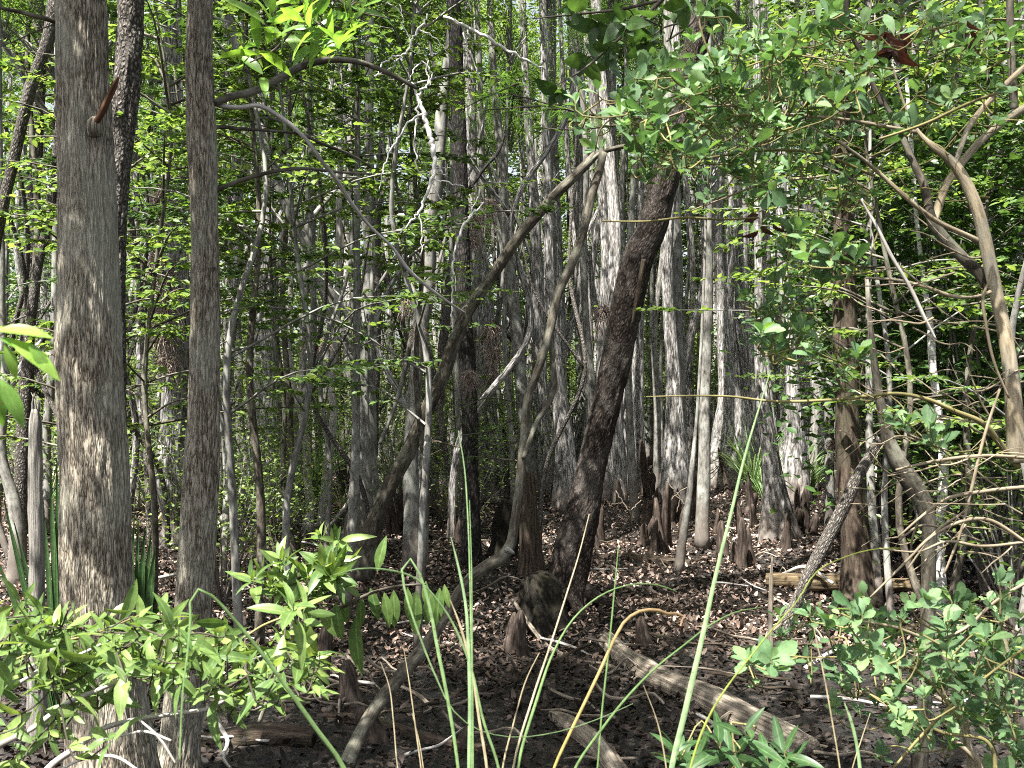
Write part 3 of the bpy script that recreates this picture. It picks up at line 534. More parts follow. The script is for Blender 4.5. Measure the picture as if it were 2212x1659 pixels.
BT = [(bg_tree(40 + i, *a), a) for i, a in enumerate((
    ('pale', 13.5, .14, True, 0, .95), ('pale', 15, .17, True, 1, 1.0), ('pale', 12.5, .12, True, 2, .9), ('grey', 11, .09, False, 3, .75), ('pale', 14, .15, False, 0, .9),
    ('grey', 10, .07, False, 2, .65), ('dark', 12, .10, False, 1, .75), ('pale', 15.5, .155, True, 3, 1.05), ('grey', 12, .12, False, 3, .85), ('pale', 13, .10, True, 2, .5), ('pale', 12, .075, False, 0, .4), ('grey', 12.5, .11, True, 1, .5), ('grey', 8.5, .06, False, 2, .45, .34), ('dark', 8, .05, False, 0, .4, .36), ('grey', 9.5, .075, False, 3, .5, .3), ('pale', 9, .055, False, 2, .4, .32)))]
bgi = []; taken = []
used = [False]*len(BT)
def place_bg(k, X, Y, s, rz):
    src, a = BT[k]
    o = src if not used[k] else copy_tree(src); used[k] = True
    o.location = (X, Y, float(gz(X, Y))); o.rotation_euler = (random.gauss(0, .035), random.gauss(0, .035), rz); o.scale = (s*(.75 + .5*random.random()),)*2 + (s,)
    x = W/2 + X/Y*F; w = a[2]*2/Y*F
    look = ("stout " if w > 26 else "slim " if w > 14 else "thin ") + {'pale': 'pale grey', 'grey': 'mottled grey', 'dark': 'dark'}[a[0]]
    bgi.append((x, o, look))
rr = random.Random(3)
tries = 0
while len(bgi) < 105 and tries < 5000:
    tries += 1
    Y = 13.5 + 30*rr.random()**.9; x = -60 + 2330*rr.random(); X = (x - W/2)/F*Y
    if 15 > Y and 1180 < x < 1900 or Y < 21 and 1490 < x < 1660: continue
    if any((X - a)**2 + (Y - b)**2 < .8 for a, b in taken): continue
    k = rr.choice([0, 1, 2, 2, 3, 4, 4, 5, 5, 6, 7, 8]) if Y > 17 else rr.choice([3, 5, 5, 6, 2])
    taken.append((X, Y)); place_bg(k, X, Y, .85 + .35*rr.random(), rr.random()*6.28)
tries = 0
while len(bgi) < 205 and tries < 5000:
    tries += 1
    Y = 17.5 + 18*rr.random(); x = 1120 + 900*rr.random()**.9 if rr.random() < .75 else 250 + 900*rr.random(); X = (x - W/2)/F*Y
    if Y < 21 and 1490 < x < 1660 or any((X - a)**2 + (Y - b)**2 < .35 for a, b in taken): continue
    taken.append((X, Y)); place_bg(rr.choice([2, 2, 9, 9, 9, 10, 10, 11, 5]), X, Y, .85 + .35*rr.random(), rr.random()*6.28)
tries = 0
while len(bgi) < 268 and tries < 5000:
    tries += 1
    Y = 11.5 + 15*rr.random(); x = -40 + 1220*rr.random() if rr.random() < .72 else 1750 + 450*rr.random(); X = (x - W/2)/F*Y
    if any((X - a)**2 + (Y - b)**2 < .25 for a, b in taken): continue
    taken.append((X, Y)); place_bg(rr.choice([12, 13, 14, 15]), X, Y, .8 + .4*rr.random(), rr.random()*6.28)
# trees beside and just outside the view whose crowns shade the clearing
for X, Y, k in ((-5.2, 6.0, 4), (5.0, 6.5, 1), (3.9, 4.2, 8), (5.6, 9.5, 0), (-6.2, 9.0, 7), (7.4, 12.5, 1), (-7.6, 12.0, 0), (-4.4, 2.8, 8)):
    place_bg(k, X, Y, 1.0, rr.random()*6.28)
sh, sa = BT[1]; o = copy_tree(sh); o.location = (-1.25, -1.5, .62); o['label'] = "unseen leafy tree added behind the viewer to shade the toothed-leaf shrub"; del o['group']  # extra tree out of view, there only for its shade on the shrub
for c in o.children:
    if c.name.startswith(("crown", "boughs")): c.scale = (.75,)*3
order_labels(bgi, "{look} trunk, {n} distant trunk from {mark}")

# ------------------------------------------------------------------ understorey saplings with layered sprays
def sapling(seed, ht, n_br, mat='l_sap', lsize=.066, kind='small', start=.30):
    r = np.random.default_rng(seed); zs = np.linspace(0, ht, 6)
    C = np.stack([np.cumsum(r.normal(0, .12, 6)), np.cumsum(r.normal(0, .12, 6)), zs], -1); C[0] = [0, 0, -.08]
    t = thing("leafy_sapling", "", "sapling", (0, 0, 0), "leafy saplings among the trunks")
    mb = MB(); ml = MB(); rad = np.linspace(.032, .006, 6)*ht/5; tube(mb, C, rad, 6, 24, seed=seed)
    Pq, Dq, Nq = [], [], []
    for i in range(n_br):
        f = start + (1 - start)*r.random()**.8; b = np.array([np.interp(f*ht, zs, C[:, k]) for k in range(3)])
        a = r.random()*6.283; L = (.5 + 1.5*r.random())*(1.2 - .6*f)
        u = np.array([np.cos(a), np.sin(a), .05 + .75*r.random()]); pts = [b, b + u*L*.5, b + u*L*np.array([1, 1, .55])]
        Cb, _ = tube(mb, pts, [.012, .008, .003], 4, 8, seed=i, cap=False)
        for j in range(int(5 + L*7)):
            q = Cb[r.integers(2, 8)]; a2 = a + r.normal(0, .9); l2 = .12 + .38*r.random()
            e = q + np.array([np.cos(a2), np.sin(a2), .05*r.normal()])*l2; 
            if j % 4 == 0: tube(mb, [q, e], [.0025, .0012], 3, 3, cap=False)
            m = r.integers(5, 10); tt = r.random((m, 1))*.9 + .1
            p = q*(1 - tt) + e*tt; sd = np.where(r.random((m, 1)) < .5, 1, -1); a3 = a2 + sd[:, 0]*(.5 + .6*r.random(m))
            Pq.append(p); Dq.append(np.stack([np.cos(a3), np.sin(a3), r.normal(-.12, .25, m)], -1)); Nq.append(np.stack([r.normal(0, .6, m), r.normal(0, .6, m), np.ones(m)], -1))
    Pq, Dq, Nq = map(np.vstack, (Pq, Dq, Nq))
    leaves(ml, kind, Pq, Dq, Nq, lsize*(.6 + .8*r.random(len(Pq))), rnd=r.random(len(Pq)))
    link("stem", mb.mesh("stem", M['grey' if seed % 2 else 'brown']), t); link("foliage", ml.mesh("foliage", M[mat]), t)
    return t
SAP = [sapling(60 + i, h, nb, ('l_sap', 'l_mid', 'l_sap', 'l_dim', 'l_mid', 'l_sap')[i]) for i, (h, nb) in enumerate(((5.2, 24), (6.2, 28), (4.2, 20), (7.0, 32), (3.0, 16), (5.8, 26)))]
sused = [False]*len(SAP); sit = []
def place_sap(k, X, Y, s, rz):
    o = SAP[k] if not sused[k] else copy_tree(SAP[k]); sused[k] = True
    o.location = (X, Y, float(gz(X, Y))); o.rotation_euler = (0, 0, rz); o.scale = (s, s, s)
    sit.append((W/2 + X/Y*F, o, ["tall", "tall", "middling", "high", "low", "tall"][k]))
for x, Y, k, s in ((330, 8.5, 0, 1.0), (520, 7.6, 1, 1.0), (640, 8.6, 5, 1.0), (90, 8.2, 0, .9), (900, 8.4, 1, 1.0), 
                   (1930, 8.6, 5, 1), (2060, 7.6, 0, 1.05), (2170, 6.6, 1, .95), (30, 12, 3, 1), (700, 12, 1, 1), (480, 11, 3, 1), (2140, 9.5, 2, 1.2), (240, 10.5, 2, 1.1)):
    place_sap(k, (x - W/2)/F*Y, Y, s, rr.random()*6.28)
tries = 0
while len(sit) < 60 and tries < 3000:
    tries += 1
    Y = 13 + 27*rr.random(); x = -50 + 2310*rr.random(); X = (x - W/2)/F*Y
    if Y < 26 and 1130 < x < 1740: continue
    place_sap(rr.choice([0, 1, 2, 3, 4, 5]), X, Y, .9 + .5*rr.random(), rr.random()*6.28)
TS_ = [sapling(70 + i, h, nb, m_, .085, 'small', .5) for i, (h, nb, m_) in enumerate(((9.5, 40, 'l_sap'), (11, 46, 'l_mid'), (8.5, 36, 'l_dim')))]
tu = [False]*3
for i in range(46):
    Y = 12.5 + 15*rr.random(); x = 20 + 2170*(i + rr.random())/46; Y = 27 + 6*rr.random() if 880 < x < 1780 else Y; X = (x - W/2)/F*Y; k = i % 3
    o = TS_[k] if not tu[k] else copy_tree(TS_[k]); tu[k] = True
    o.location = (X, Y, float(gz(X, Y))); o.rotation_euler = (0, 0, rr.random()*6.28); s = .9 + .35*rr.random(); o.scale = (s, s, s); sit.append((x, o, ["tall bare-stemmed", "lofty bare-stemmed", "dim tall-stemmed"][k]))
for x, Y, k in ((560, 8.2, 0), (745, 9.2, 1), (905, 9.6, 0), (650, 11.2, 2), (395, 8.8, 2), (2040, 9.2, 2), (1900, 10.0, 1)):
    o = copy_tree(TS_[k]); X = (x - W/2)/F*Y; o.location = (X, Y, float(gz(X, Y))); o.rotation_euler = (0, 0, rr.random()*6.28); s = .68 + .12*rr.random(); o.scale = (s, s, s*.85); sit.append((x, o, ["tall bare-stemmed", "lofty bare-stemmed", "dim tall-stemmed"][k]))
order_labels(sit, "{look} leafy sapling, {n} sapling from {mark}")

# low leafy bushes on the far side
def bush(seed, rad, hgt, n, size=.06, mat='l_far'):
    r = np.random.default_rng(seed); t = thing("leafy_bush", "", "bush", (0, 0, 0), "low bushes under the far trunks"); mb = MB(); ml = MB()
    tips = []
    for i in range(16):
        a = r.random()*6.283; q = np.array([np.cos(a)*rad*r.random(), np.sin(a)*rad*r.random(), hgt*(.4 + .6*r.random())]); tips.append(q)
        tube(mb, [[0, 0, -.05], q*.5 + [0, 0, .1*hgt], q], [.015, .01, .004], 4, 6, cap=False)
    tips = np.array(tips); k = r.integers(0, 16, n); p = tips[k] + r.normal(size=(n, 3))*[rad*.28, rad*.28, hgt*.13]; p[:, 2] = np.maximum(p[:, 2], .05)
    a = r.random(n)*6.283
    leaves(ml, 'small', p, np.stack([np.cos(a), np.sin(a), r.normal(0, .4, n)], -1), np.stack([r.normal(0, .5, n), r.normal(0, .5, n), np.ones(n)], -1), size*(.6 + .8*r.random(n)), rnd=r.random(n))
    link("stem", mb.mesh("stem", M['grey']), t); link("foliage", ml.mesh("foliage", M[mat]), t); return t
BU = [bush(80, 1.0, 1.9, 1500), bush(81, 1.3, 2.6, 2200), bush(82, .7, 1.2, 900, .05)]
bused = [False]*3; bit = []
def place_bush(k, X, Y, s):
    o = BU[k] if not bused[k] else copy_tree(BU[k]); bused[k] = True
    o.location = (X, Y, float(gz(X, Y))); o.rotation_euler = (0, 0, rr.random()*6.28); o.scale = (s, s, s); bit.append((W/2 + X/Y*F, o, ["rounded", "broad", "small"][k]))
for x, Y, k in ((500, 11.5, 0), (560, 14, 1), (600, 12.8, 2), (960, 15.5, 0), (1010, 14.5, 2), (60, 14, 0), (480, 9.5, 2), (860, 17, 1), (1090, 19, 1), (2130, 11, 1), (2190, 9, 0), (2070, 14, 1), (1960, 16, 0), (250, 17, 0), (330, 15.5, 2), (620, 19, 1), (740, 20, 1)):
    place_bush(k, (x - W/2)/F*Y, Y, 1)
while len(bit) < 62:
    Y = 22 + 22*rr.random(); x = -60 + 2330*rr.random()
    place_bush(rr.choice([0, 1, 1]), (x - W/2)/F*Y, Y, 1 + .8*rr.random())
order_labels(bit, "{look} green bush, {n} low bush from {mark}")

# dark-leaved understorey behind the big shrub
DU = bush(90, 1.1, 3.4, 1900, .095, 'l_dim'); DU.name = "dark_leaved_bush"
for i, (x, Y, s, lab) in enumerate(((2015, 10.8, 1.35, "dark-leaved bush behind the white ringed stem"), (2125, 10.2, 1.35, "dark-leaved bush behind the fork of the tan shrub stem"), (2205, 9.6, 1.3, "dark-leaved bush outermost behind the tan shrub"), (1905, 12.2, 1.3, "dark-leaved bush beyond the heavy fluted trunk"), (2075, 12.5, 1.6, "tallest dark-leaved bush, deep behind the tan shrub"), (2160, 11.6, 1.75, "high dark-leaved bush touching the picture's edge behind the tan shrub"), (1965, 13.8, 1.8, "dark-leaved bush deepest of all beyond the lichened stem"))):
    o = DU if i == 0 else copy_tree(DU); X = (x - W/2)/F*Y; o.location = (X, Y, float(gz(X, Y))); o.rotation_euler = (0, 0, i*1.7); o.scale = (s, s, s); tag(o, lab, "bush", "dark-leaved bushes behind the tan shrub")

# the wood beyond, one mass
def far_woods():
    mb = MB(); n = 210000; r = np.random.default_rng(9)
    nc = 2300; cy_ = 44 + 20*r.random(nc); cx = (r.random(nc)*2 - 1)*(cy_*.62); cz = 25*r.random(nc)**1.12
    k = r.integers(0, nc, n); p = np.stack([cx[k], cy_[k], cz[k]], -1) + r.normal(size=(n, 3))*[.8, .8, .5]; p[:, 2] = np.maximum(p[:, 2], .1)
    a = r.random(n)*6.283
    leaves(mb, 'far', p, np.stack([np.cos(a), np.sin(a), r.normal(-.1, .4, n)], -1), np.stack([r.normal(0, .6, n), r.normal(0, .6, n), np.ones(n)], -1), .34*(.6 + .8*r.random(n)), rnd=r.random(n))
    o = link("far_woods", mb.mesh("far_woods", M['l_far']), kind="stuff"); tag(o, "hazy green mass of far-off foliage closing the view", "woods", kind="stuff")
far_woods()

# ------------------------------------------------------------------ small swamp things
def knee_mesh(seed, h, r0):
    r = np.random.default_rng(seed); mb = MB()
    tube(mb, [[0, 0, -.1], [0, 0, 0], [.01, 0, h*.45], [.02, .01, h*.85], [.02, .01, h]], [r0*1.35, r0*1.1, r0*.82, r0*.6, r0*.25], 14, 16, wob=.55, flute=(5, .6, .16), seed=seed)
    return mb.mesh("cypress_knee", M['knee'])
def knee_pair(seed, hs, r0):
    r = np.random.default_rng(seed); mb = MB()
    for i, h in enumerate(hs):
        p = np.array([r.normal(0, .07), r.normal(0, .07), 0]) if i else np.zeros(3); l = r.normal(0, .05, 2)
        tube(mb, [p + [0, 0, -.1], p, p + [l[0]*.5, l[1]*.5, h*.5], p + [l[0], l[1], h*.88], p + [l[0], l[1], h]], [r0*1.35, r0*1.1, r0*.8, r0*.62, r0*.3], 14, 18, wob=.6, flute=(5, .6, .16), seed=seed + i)
    return mb.mesh("cypress_knee", M['knee'])
KN = [knee_mesh(1, .38, .06), knee_mesh(2, .26, .055), knee_mesh(3, .55, .065), knee_mesh(4, .16, .05), knee_pair(5, (.5, .34, .2), .05), knee_pair(6, (.36, .42), .045), knee_pair(7, (.7, .3), .05)]
kit = []
for x, yb, k in ((1412, 1205, 2), (1432, 1200, 2), (1295, 1172, 0), (1282, 1180, 1), (1600, 1225, 2), (1618, 1218, 0), (1590, 1215, 1), (1682, 1172, 0), (1738, 1165, 2), (1752, 1168, 0), (1722, 1160, 1), (1715, 1170, 1), (870, 1160, 2), (850, 1165, 2), (838, 1150, 0), (812, 1190, 0),
                 (1392, 1400, 1), (1100, 1395, 0), (1118, 1400, 1), (470, 1160, 1), (455, 1175, 0), (2105, 1200, 1), (2150, 1190, 0), (2120, 1150, 0), (1944, 1165, 1), (1905, 1180, 1), (990, 1180, 0), (755, 1510, 1), (800, 1610, 3), (1010, 1600, 3), (690, 1480, 0), (1560, 1195, 1), (1340, 1105, 2), (1500, 1100, 2), (1425, 1100, 1), (640, 1190, 1), (556, 1185, 0)) + tuple((1150 + 900*rr.random(), 1065 + 150*rr.random()**1.4, rr.choice([0, 2, 4, 4, 5, 6, 6])) for _ in range(46)):
    D = gy(yb); X = (x - W/2)/F*D; o = link("cypress_knee", KN[k], None, (X, D, float(gz(X, D)))); o.rotation_euler = (R.normal(0, .1), R.normal(0, .1), R.random()*6.28); s = .85 + .5*R.random(); o.scale = (s, s, s*(.8 + .5*R.random()))
    tag(o, "", "cypress knee", "cypress knees poking from the mud"); kit.append((x, o, ["knobbly", "blunt", "tall", "low", "clustered", "double", "lopsided"][k]))
order_labels(kit, "{look} dark cypress knee, {n} knee from {mark}")
# knee grown into a loop
mb = MB(); D = gy(1150); C = [P(918, 1150, D) - [0, 0, .08], P(919, 1112, D), P(930, 1094, D), P(944, 1100, D), P(950, 1125, D), P(951, 1152, D) - [0, 0, .08]]
tube(mb, C, [.06, .05, .045, .045, .045, .06], 12, 30, wob=.25); b0 = np.array([C[0][0], D, gz(C[0][0], D)]); tag(link("looped_root", mb.mesh("looped_root", M['knee'], b0), None, b0), "dark cypress root arched into a closed loop", "root")

def tuft_mesh(seed, n, L, w, mat, droop=1.0, up=.9):
    r = np.random.default_rng(seed); mb = MB()
    for i in range(n):
        a = r.random()*6.283; l = L*(.55 + .6*r.random()); u = np.array([np.cos(a), np.sin(a), 0]); t = np.linspace(0, 1, 7)[:, None]; sp = (.25 + .6*r.random())
        C = u*(l*sp*t**1.3) + np.array([0, 0, 1])*(l*(up*t - droop*.62*sp*t**2.6)) + u*.03
        ww = w*(.6 + .6*r.random())*np.array([.9, 1, 1, .9, .7, .45, .05])[:, None]; s = np.cross(u, [0, 0, 1])
        A = C - s*ww; B = C + s*ww; V = np.empty((14, 3)); V[0::2] = A; V[1::2] = B
        uv = np.zeros((14, 3)); uv[0::2, 0] = -1; uv[1::2, 0] = 1
        mb.add(V, [[2*k, 2*k+1, 2*k+3, 2*k+2] for k in range(6)], uv, r.random())
    return mb.mesh("grass_tuft", M[mat])
TU = [tuft_mesh(1, 46, 1.2, .010, 'sedge', 1.1), tuft_mesh(2, 36, .9, .009, 'straw', 1.2), tuft_mesh(3, 60, 1.5, .012, 'sedge', .9)]
gi = []
for x, yb, k in ((740, 1120, 1), (755, 1130, 0), (290, 1090, 0), (270, 1075, 2), (1625, 1075, 2), (1600, 1065, 2), (1650, 1085, 0), (1645, 1060, 2), (960, 1095, 1), (1000, 1080, 0), (540, 1090, 1), (600, 1120, 0), (335, 1120, 1), (1720, 1080, 2), (1750, 1075, 0), (100, 1110, 0), (860, 1085, 0), (1960, 1095, 0), (500, 1110, 0), (680, 1080, 2)):
    D = gy(yb); X = (x - W/2)/F*D; o = link("grass_tuft", TU[k], None, (X, D, float(gz(X, D)) - .02)); s = .8 + .5*R.random(); o.scale = (s, s, s); o.rotation_euler = (0, 0, R.random()*6.28)
    tag(o, "", "grass tuft", "grass tufts between the far trunks"); gi.append((x, o, ["green", "straw-coloured", "tall bright green"][k]))
order_labels(gi, "{look} grass tuft, {n} tuft from {mark}")

def air_mesh(seed, n, L):
    r = np.random.default_rng(seed); mb = MB()
    for i in range(n):
        u = unit(r.normal(size=3) + [0, 0, .1]); l = L*(.3 + .8*r.random()**1.5); o_ = r.normal(0, .035, 3); t = np.linspace(0, 1, 5)[:, None]
        C = o_ + u*(l*t) + np.array([0, 0, -1])*(l*.8*t**2); s = unit(np.cross(u, r.normal(size=3))); ww = .0042*np.array([1.2, 1, .8, .5, .05])[:, None]
        V = np.empty((10, 3)); V[0::2] = C - s*ww; V[1::2] = C + s*ww; mb.add(V, [[2*k, 2*k+1, 2*k+3, 2*k+2] for k in range(4)], None, r.random())
    return mb.mesh("air_plant", M['airplant'])
AP = [air_mesh(1, 320, .26), air_mesh(2, 260, .24), air_mesh(3, 220, .2)]
ai = []
for x, y, D, s, lab in ((348, 425, 13.0, 1.5, "topmost pinkish air plant on the cloaked cypress"), (338, 470, 13.0, 1.2, "pinkish air plant just under the topmost one on the cloaked cypress"), (340, 560, 13.0, 1.6, "large pale pink air plant midway up the cloaked cypress"), (352, 600, 13.0, 1.4, "pink air plant hugging the large one on the cloaked cypress"), (352, 650, 13, 1.5, "shaggy air plant lower on the cloaked cypress"), (362, 780, 13, 1.4, "red-tinged air plant low on the cloaked cypress"), (352, 720, 13.0, 1.4, "greyish air plant above the red-tinged one"),
                        (302, 1010, 17.2, 1.3, "brown shaggy air plant ringing the thin pale trunk"), (838, 236, 15.6, 1.1, "round brown nest-like air plant on a thin dark stem"), (1024, 470, 16, 1.6, "big pinkish air plant beside the blackest trunk"), (1022, 520, 16, 1.2, "drooping air plant below the big pinkish one"), (1060, 440, 15, 1.2, "pinkish air plant out on a twig beyond the blackest trunk"), (1062, 710, 18.2, 1.5, "air plant clinging to the glowing white-barked cypress"), (1066, 760, 18.2, 1.6, "lower rusty air plant on the white-barked cypress"), (1070, 810, 18.2, 1.3, "lowest air plant on the white-barked cypress"),
                        (1305, 672, 14, 1.2, "straw-pale air plant touching the massive leaning trunk"), (880, 655, 12, .8, "dark mossy air plant in the slender fork"), (906, 715, 11.5, .7, "ragged air plant on the swollen-footed trunk"), (1014, 810, 11, .8, "straw air plant hanging near the diagonal limb"), (1806, 960, 13, 1, "hanging straw air plant beside the heavy fluted trunk"), (1648, 815, 15.2, .9, "dark air plant on the knobbly waist stem"), (700, 740, 12.5, .7, "rusty clump hung on the kinked grey stem"), (660, 735, 12.6, .6, "dark rusty clump beside the kinked grey stem")):
    p = P(x, y, D); o = link("air_plant", AP[int(x) % 3], None, p); s *= .95; o.scale = (s, s, s); o.rotation_euler = (0, 0, R.random()*6.28); tag(o, lab, "air plant", "air plants on the trunks")

# logs and fallen branches
def log(name, label, pts, Ds, mat, cat="log", lift=.0, segs=18, wob=.3, n=60, ridge=None):
    a = px(pts); Ds = np.interp(np.linspace(0, 1, len(a)), np.linspace(0, 1, len(Ds)), Ds); C, r = [], []
    for (x, y, w), D in zip(a, Ds):
        p = P(x, y, D); rr_ = w/2/F*D; p[2] = max(p[2], float(gz(p[0], p[1])) + rr_*.6) if lift == 0 else p[2]; C.append(p); r.append(rr_)
    r[0] *= .85; r[-1] *= .85
    b = np.array([C[0][0], C[0][1], float(gz(C[0][0], C[0][1]))]); mb = MB(); tube(mb, C, r, segs, n, wob=wob, seed=int(a[0][0]) % 89, ridge=ridge)
    return tag(link(name, mb.mesh(name, M[mat], b), None, b), label, cat), b
lg, lb = log("fallen_log", "long grey peeling log slanting down the clearing past the pale sedge blade", "1312,1382,38 1350,1420,46 1400,1462,50 1460,1505,56 1540,1560,66 1640,1618,76 1740,1672,84", [8.3, 5.6], 'dead', ridge=[(16, 5, .008)], segs=48, n=120)
log("fallen_log", "yellow rotting log behind the leaning dark pole", "1655,1254,30 1720,1256,34 1790,1258,32 1880,1262,34 1985,1268,38", [10.9, 10.5], 'rot', ridge=[(12, 5, .01)], segs=36, n=70)
log("fallen_log", "thin dark log lying behind the massive leaning trunk's foot", "1262,1206,16 1340,1212,18 1430,1222,20 1490,1230,16", [12.3, 11.8], 'stump')
log("fallen_log", "slim brown log across the floor before the young pinkish trunk", "1290,1290,10 1360,1302,13 1420,1316,12 1480,1326,8", [10.1, 9.6], 'stump')
log("fallen_log", "pale thin log lying past the leaning dark pole", "1620,1180,10 1720,1184,13 1800,1187,12", [13.4, 13], 'white')
log("fallen_log", "bright bleached log behind the lichened stem", "1860,1190,16 1930,1192,18 2000,1196,18", [12.8, 12.5], 'white')
log("fallen_log", "dark grey trunk section fallen under the tan shrub's dead twigs", "1890,1248,18 1960,1222,22 2060,1190,24 2180,1160,26", [10.8, 12.5], 'stump')
log("fallen_log", "brown splintered log end pointing up at the picture's lower edge", "1195,1545,20 1235,1585,36 1290,1640,44 1340,1690,50", [6.6, 5.5], 'dead', ridge=[(12, 5, .01)], segs=36)
log("fallen_log", "black wet log along the lower edge behind the bay leaves", "430,1660,40 520,1650,44 600,1640,46 680,1640,40", [5.9, 5.8], 'stump')
log("fallen_log", "half-buried dark log under the elbowed trunk's lower stem", "700,1560,24 820,1580,26 920,1610,26 1050,1640,22", [6.4, 6.0], 'stump')
log("fallen_branch", "crooked grey branch crossing beneath the pale sedge blades", "1108,1296,8 1140,1345,10 1180,1405,11 1215,1462,14 1250,1490,16 1300,1515,17 1350,1532,16 1400,1545,14 1450,1560,9", [8.9, 7.0], 'dead', "fallen branch", segs=10)
log("fallen_branch", "pale broken branch leaning over the grey peeling log", "1430,1480,8 1460,1540,12 1500,1610,14 1530,1665,14", [7.2, 5.9], 'dead', "fallen branch", segs=10)
log("fallen_branch", "short bleached stick standing by the torn bark snag", "1830,1400,6 1790,1440,10 1740,1475,10", [8, 7.2], 'white', "fallen branch", segs=8)
log("fallen_branch", "pale stick lying between the two fissured cypresses", "330,1252,8 380,1240,9 440,1222,8", [9.8, 10.2], 'white', "fallen branch", segs=8)
log("fallen_branch", "dark root-like branch curving below the hanging bay leaves", "860,1480,9 900,1500,10 930,1530,10 915,1560,7", [7.2, 6.8], 'dead', "fallen branch", segs=8)
log("fallen_branch", "white forked branch tipped up behind the leaning dark pole", "1690,1240,7 1740,1225,9 1800,1260,8", [11, 10.5], 'white', "fallen branch", segs=8)
log("fallen_branch", "curved bleached branch rising left of the kinked grey stem's foot", "455,1190,7 468,1140,9 490,1100,10 494,1060,7", [12.5, 12.6], 'white', "fallen branch", lift=1, segs=8)
log("fallen_branch", "pale curved branch leaning against the stout greenish trunk", "700,1150,8 735,1110,9 765,1070,11 775,1040,7", [13, 12.4], 'white', "fallen branch", lift=1, segs=8)
def stick_mesh(seed):
    r = np.random.default_rng(seed); mb = MB(); x = np.linspace(-.5, .5, 6); tube(mb, np.stack([x, np.cumsum(r.normal(0, .04, 6)), .02 + np.abs(r.normal(0, .03, 6))], -1), [.012, .013, .012, .010, .008, .004], 6, 14, wob=.2, seed=seed); return mb
STK = [stick_mesh(i).mesh("fallen_stick", M[m]) for i, m in enumerate(('dead', 'white', 'stump', 'dead'))]
for i in range(170):
    D = 5.6 + 10*R.random(); x = 450 + 1750*R.random(); X = (x - W/2)/F*D; o = link("fallen_stick", STK[(i*7) % 4], None, (X, D, float(gz(X, D)) + .01)); s = .35 + .8*R.random(); o.scale = (s, 1, 1); o.rotation_euler = (0, R.normal(0, .12), R.random()*6.28)
    tag(o, "thin dead stick lying on the leaf litter", "stick", "dead sticks strewn over the swamp floor")

# dead branches hung up in the trees
def spray(name, label, cat, lines, D, mat, group=None):
    b = None; mb = MB()
    for s in lines:
        C, r = path3(s, D); r = r*(1.15 if mat == 'bleach' else .8); b = C[0] if b is None else b; tube(mb, C, r, 6, max(8, len(C)*5), wob=.1, seed=int(abs(C[0][0])*100) % 50, lin=True)
    return tag(link(name, mb.mesh(name, M[mat], b), None, b), label, cat, group)
spray("hanging_dead_branch", "bleached dead branch hanging forked in the leaves left of the blackest trunk", "dead branch",
      ["976,178,3 990,210,6 1000,238,8 1010,275,10 1022,318,10 1027,360,8 1021,388,6 1008,420,6 992,458,5 970,485,4 949,505,2", "1028,356,5 1040,370,4 1050,382,2", "1021,388,4 1032,415,3 1041,438,2", "993,462,3 1000,500,3 996,553,2", "1002,246,5 966,266,4 945,300,4 926,335,3 912,380,3 906,412,1.5", "992,215,5 985,270,4 982,310,3 985,345,3 1000,395,1.5",
       "990,205,4 1010,185,4 1014,170,3 1002,135,3 985,142,3 975,170,2 955,185,1.5", "1013,185,3 1020,160,3 1008,130,2", "1020,388,3 1055,392,3 1090,405,2", "965,115,4 985,70,4 1000,55,4 1010,30,3", "990,62,3 1030,85,2 1060,120,1.5", "965,116,4 935,122,3 910,140,3 900,165,2", "955,120,3 930,150,2 895,165,1.5", "965,118,3 975,85,2 960,60,2 950,10,2"], 6.9, 'bleach').location.x -= 87/F*6.9
spray("hanging_dead_branch", "thin bleached twig bent down across the blackest trunk", "dead branch", ["1132,436,3 1112,460,4 1087,490,5 1072,530,4 1064,585,4 1065,630,3 1062,686,2", "1087,490,3 1100,470,2 1120,425,1.5"], 7.4, 'bleach').location.x -= 87/F*7.4
spray("hanging_dead_branch", "long whitish dead limb sloping through the leaves above the blackest trunk", "dead branch", ["1020,36,6 1060,55,7 1100,72,7 1130,92,6 1170,115,5 1240,150,3", "1060,55,4 1075,110,3 1105,185,2"], 8.2, 'bleach').location.x -= 62/F*8.2
for lab, ln, D in (("fine arching grey twig left of the stout greenish trunk", ["830,628,3 860,622,4 900,605,4 920,590,3"], 10), ("white twiggy dead branch low behind the diagonal limb", ["900,955,4 950,955,5 1000,968,4", "905,970,3 925,985,3 965,965,2", "940,955,3 925,940,2", "990,960,3 1010,985,2"], 12.5), ("spray of grey dead twigs at the massive leaning trunk's far side", ["1330,1060,3 1345,1085,3 1370,1120,4", "1345,1085,2 1320,1090,2", "1350,1080,2 1352,1050,2 1340,1035,1.5", "1360,1105,2 1385,1080,2"], 13), ("bare dead twig tangle on the floor by the olive-grey cypress", ["1450,1080,3 1470,1060,3 1490,1050,2", "1460,1070,3 1480,1090,3 1475,1110,2", "1440,1040,3 1470,1075,3 1462,1108,3"], 13.5)):
    spray("dead_twig", lab, "dead twig", ln, D, 'dead')

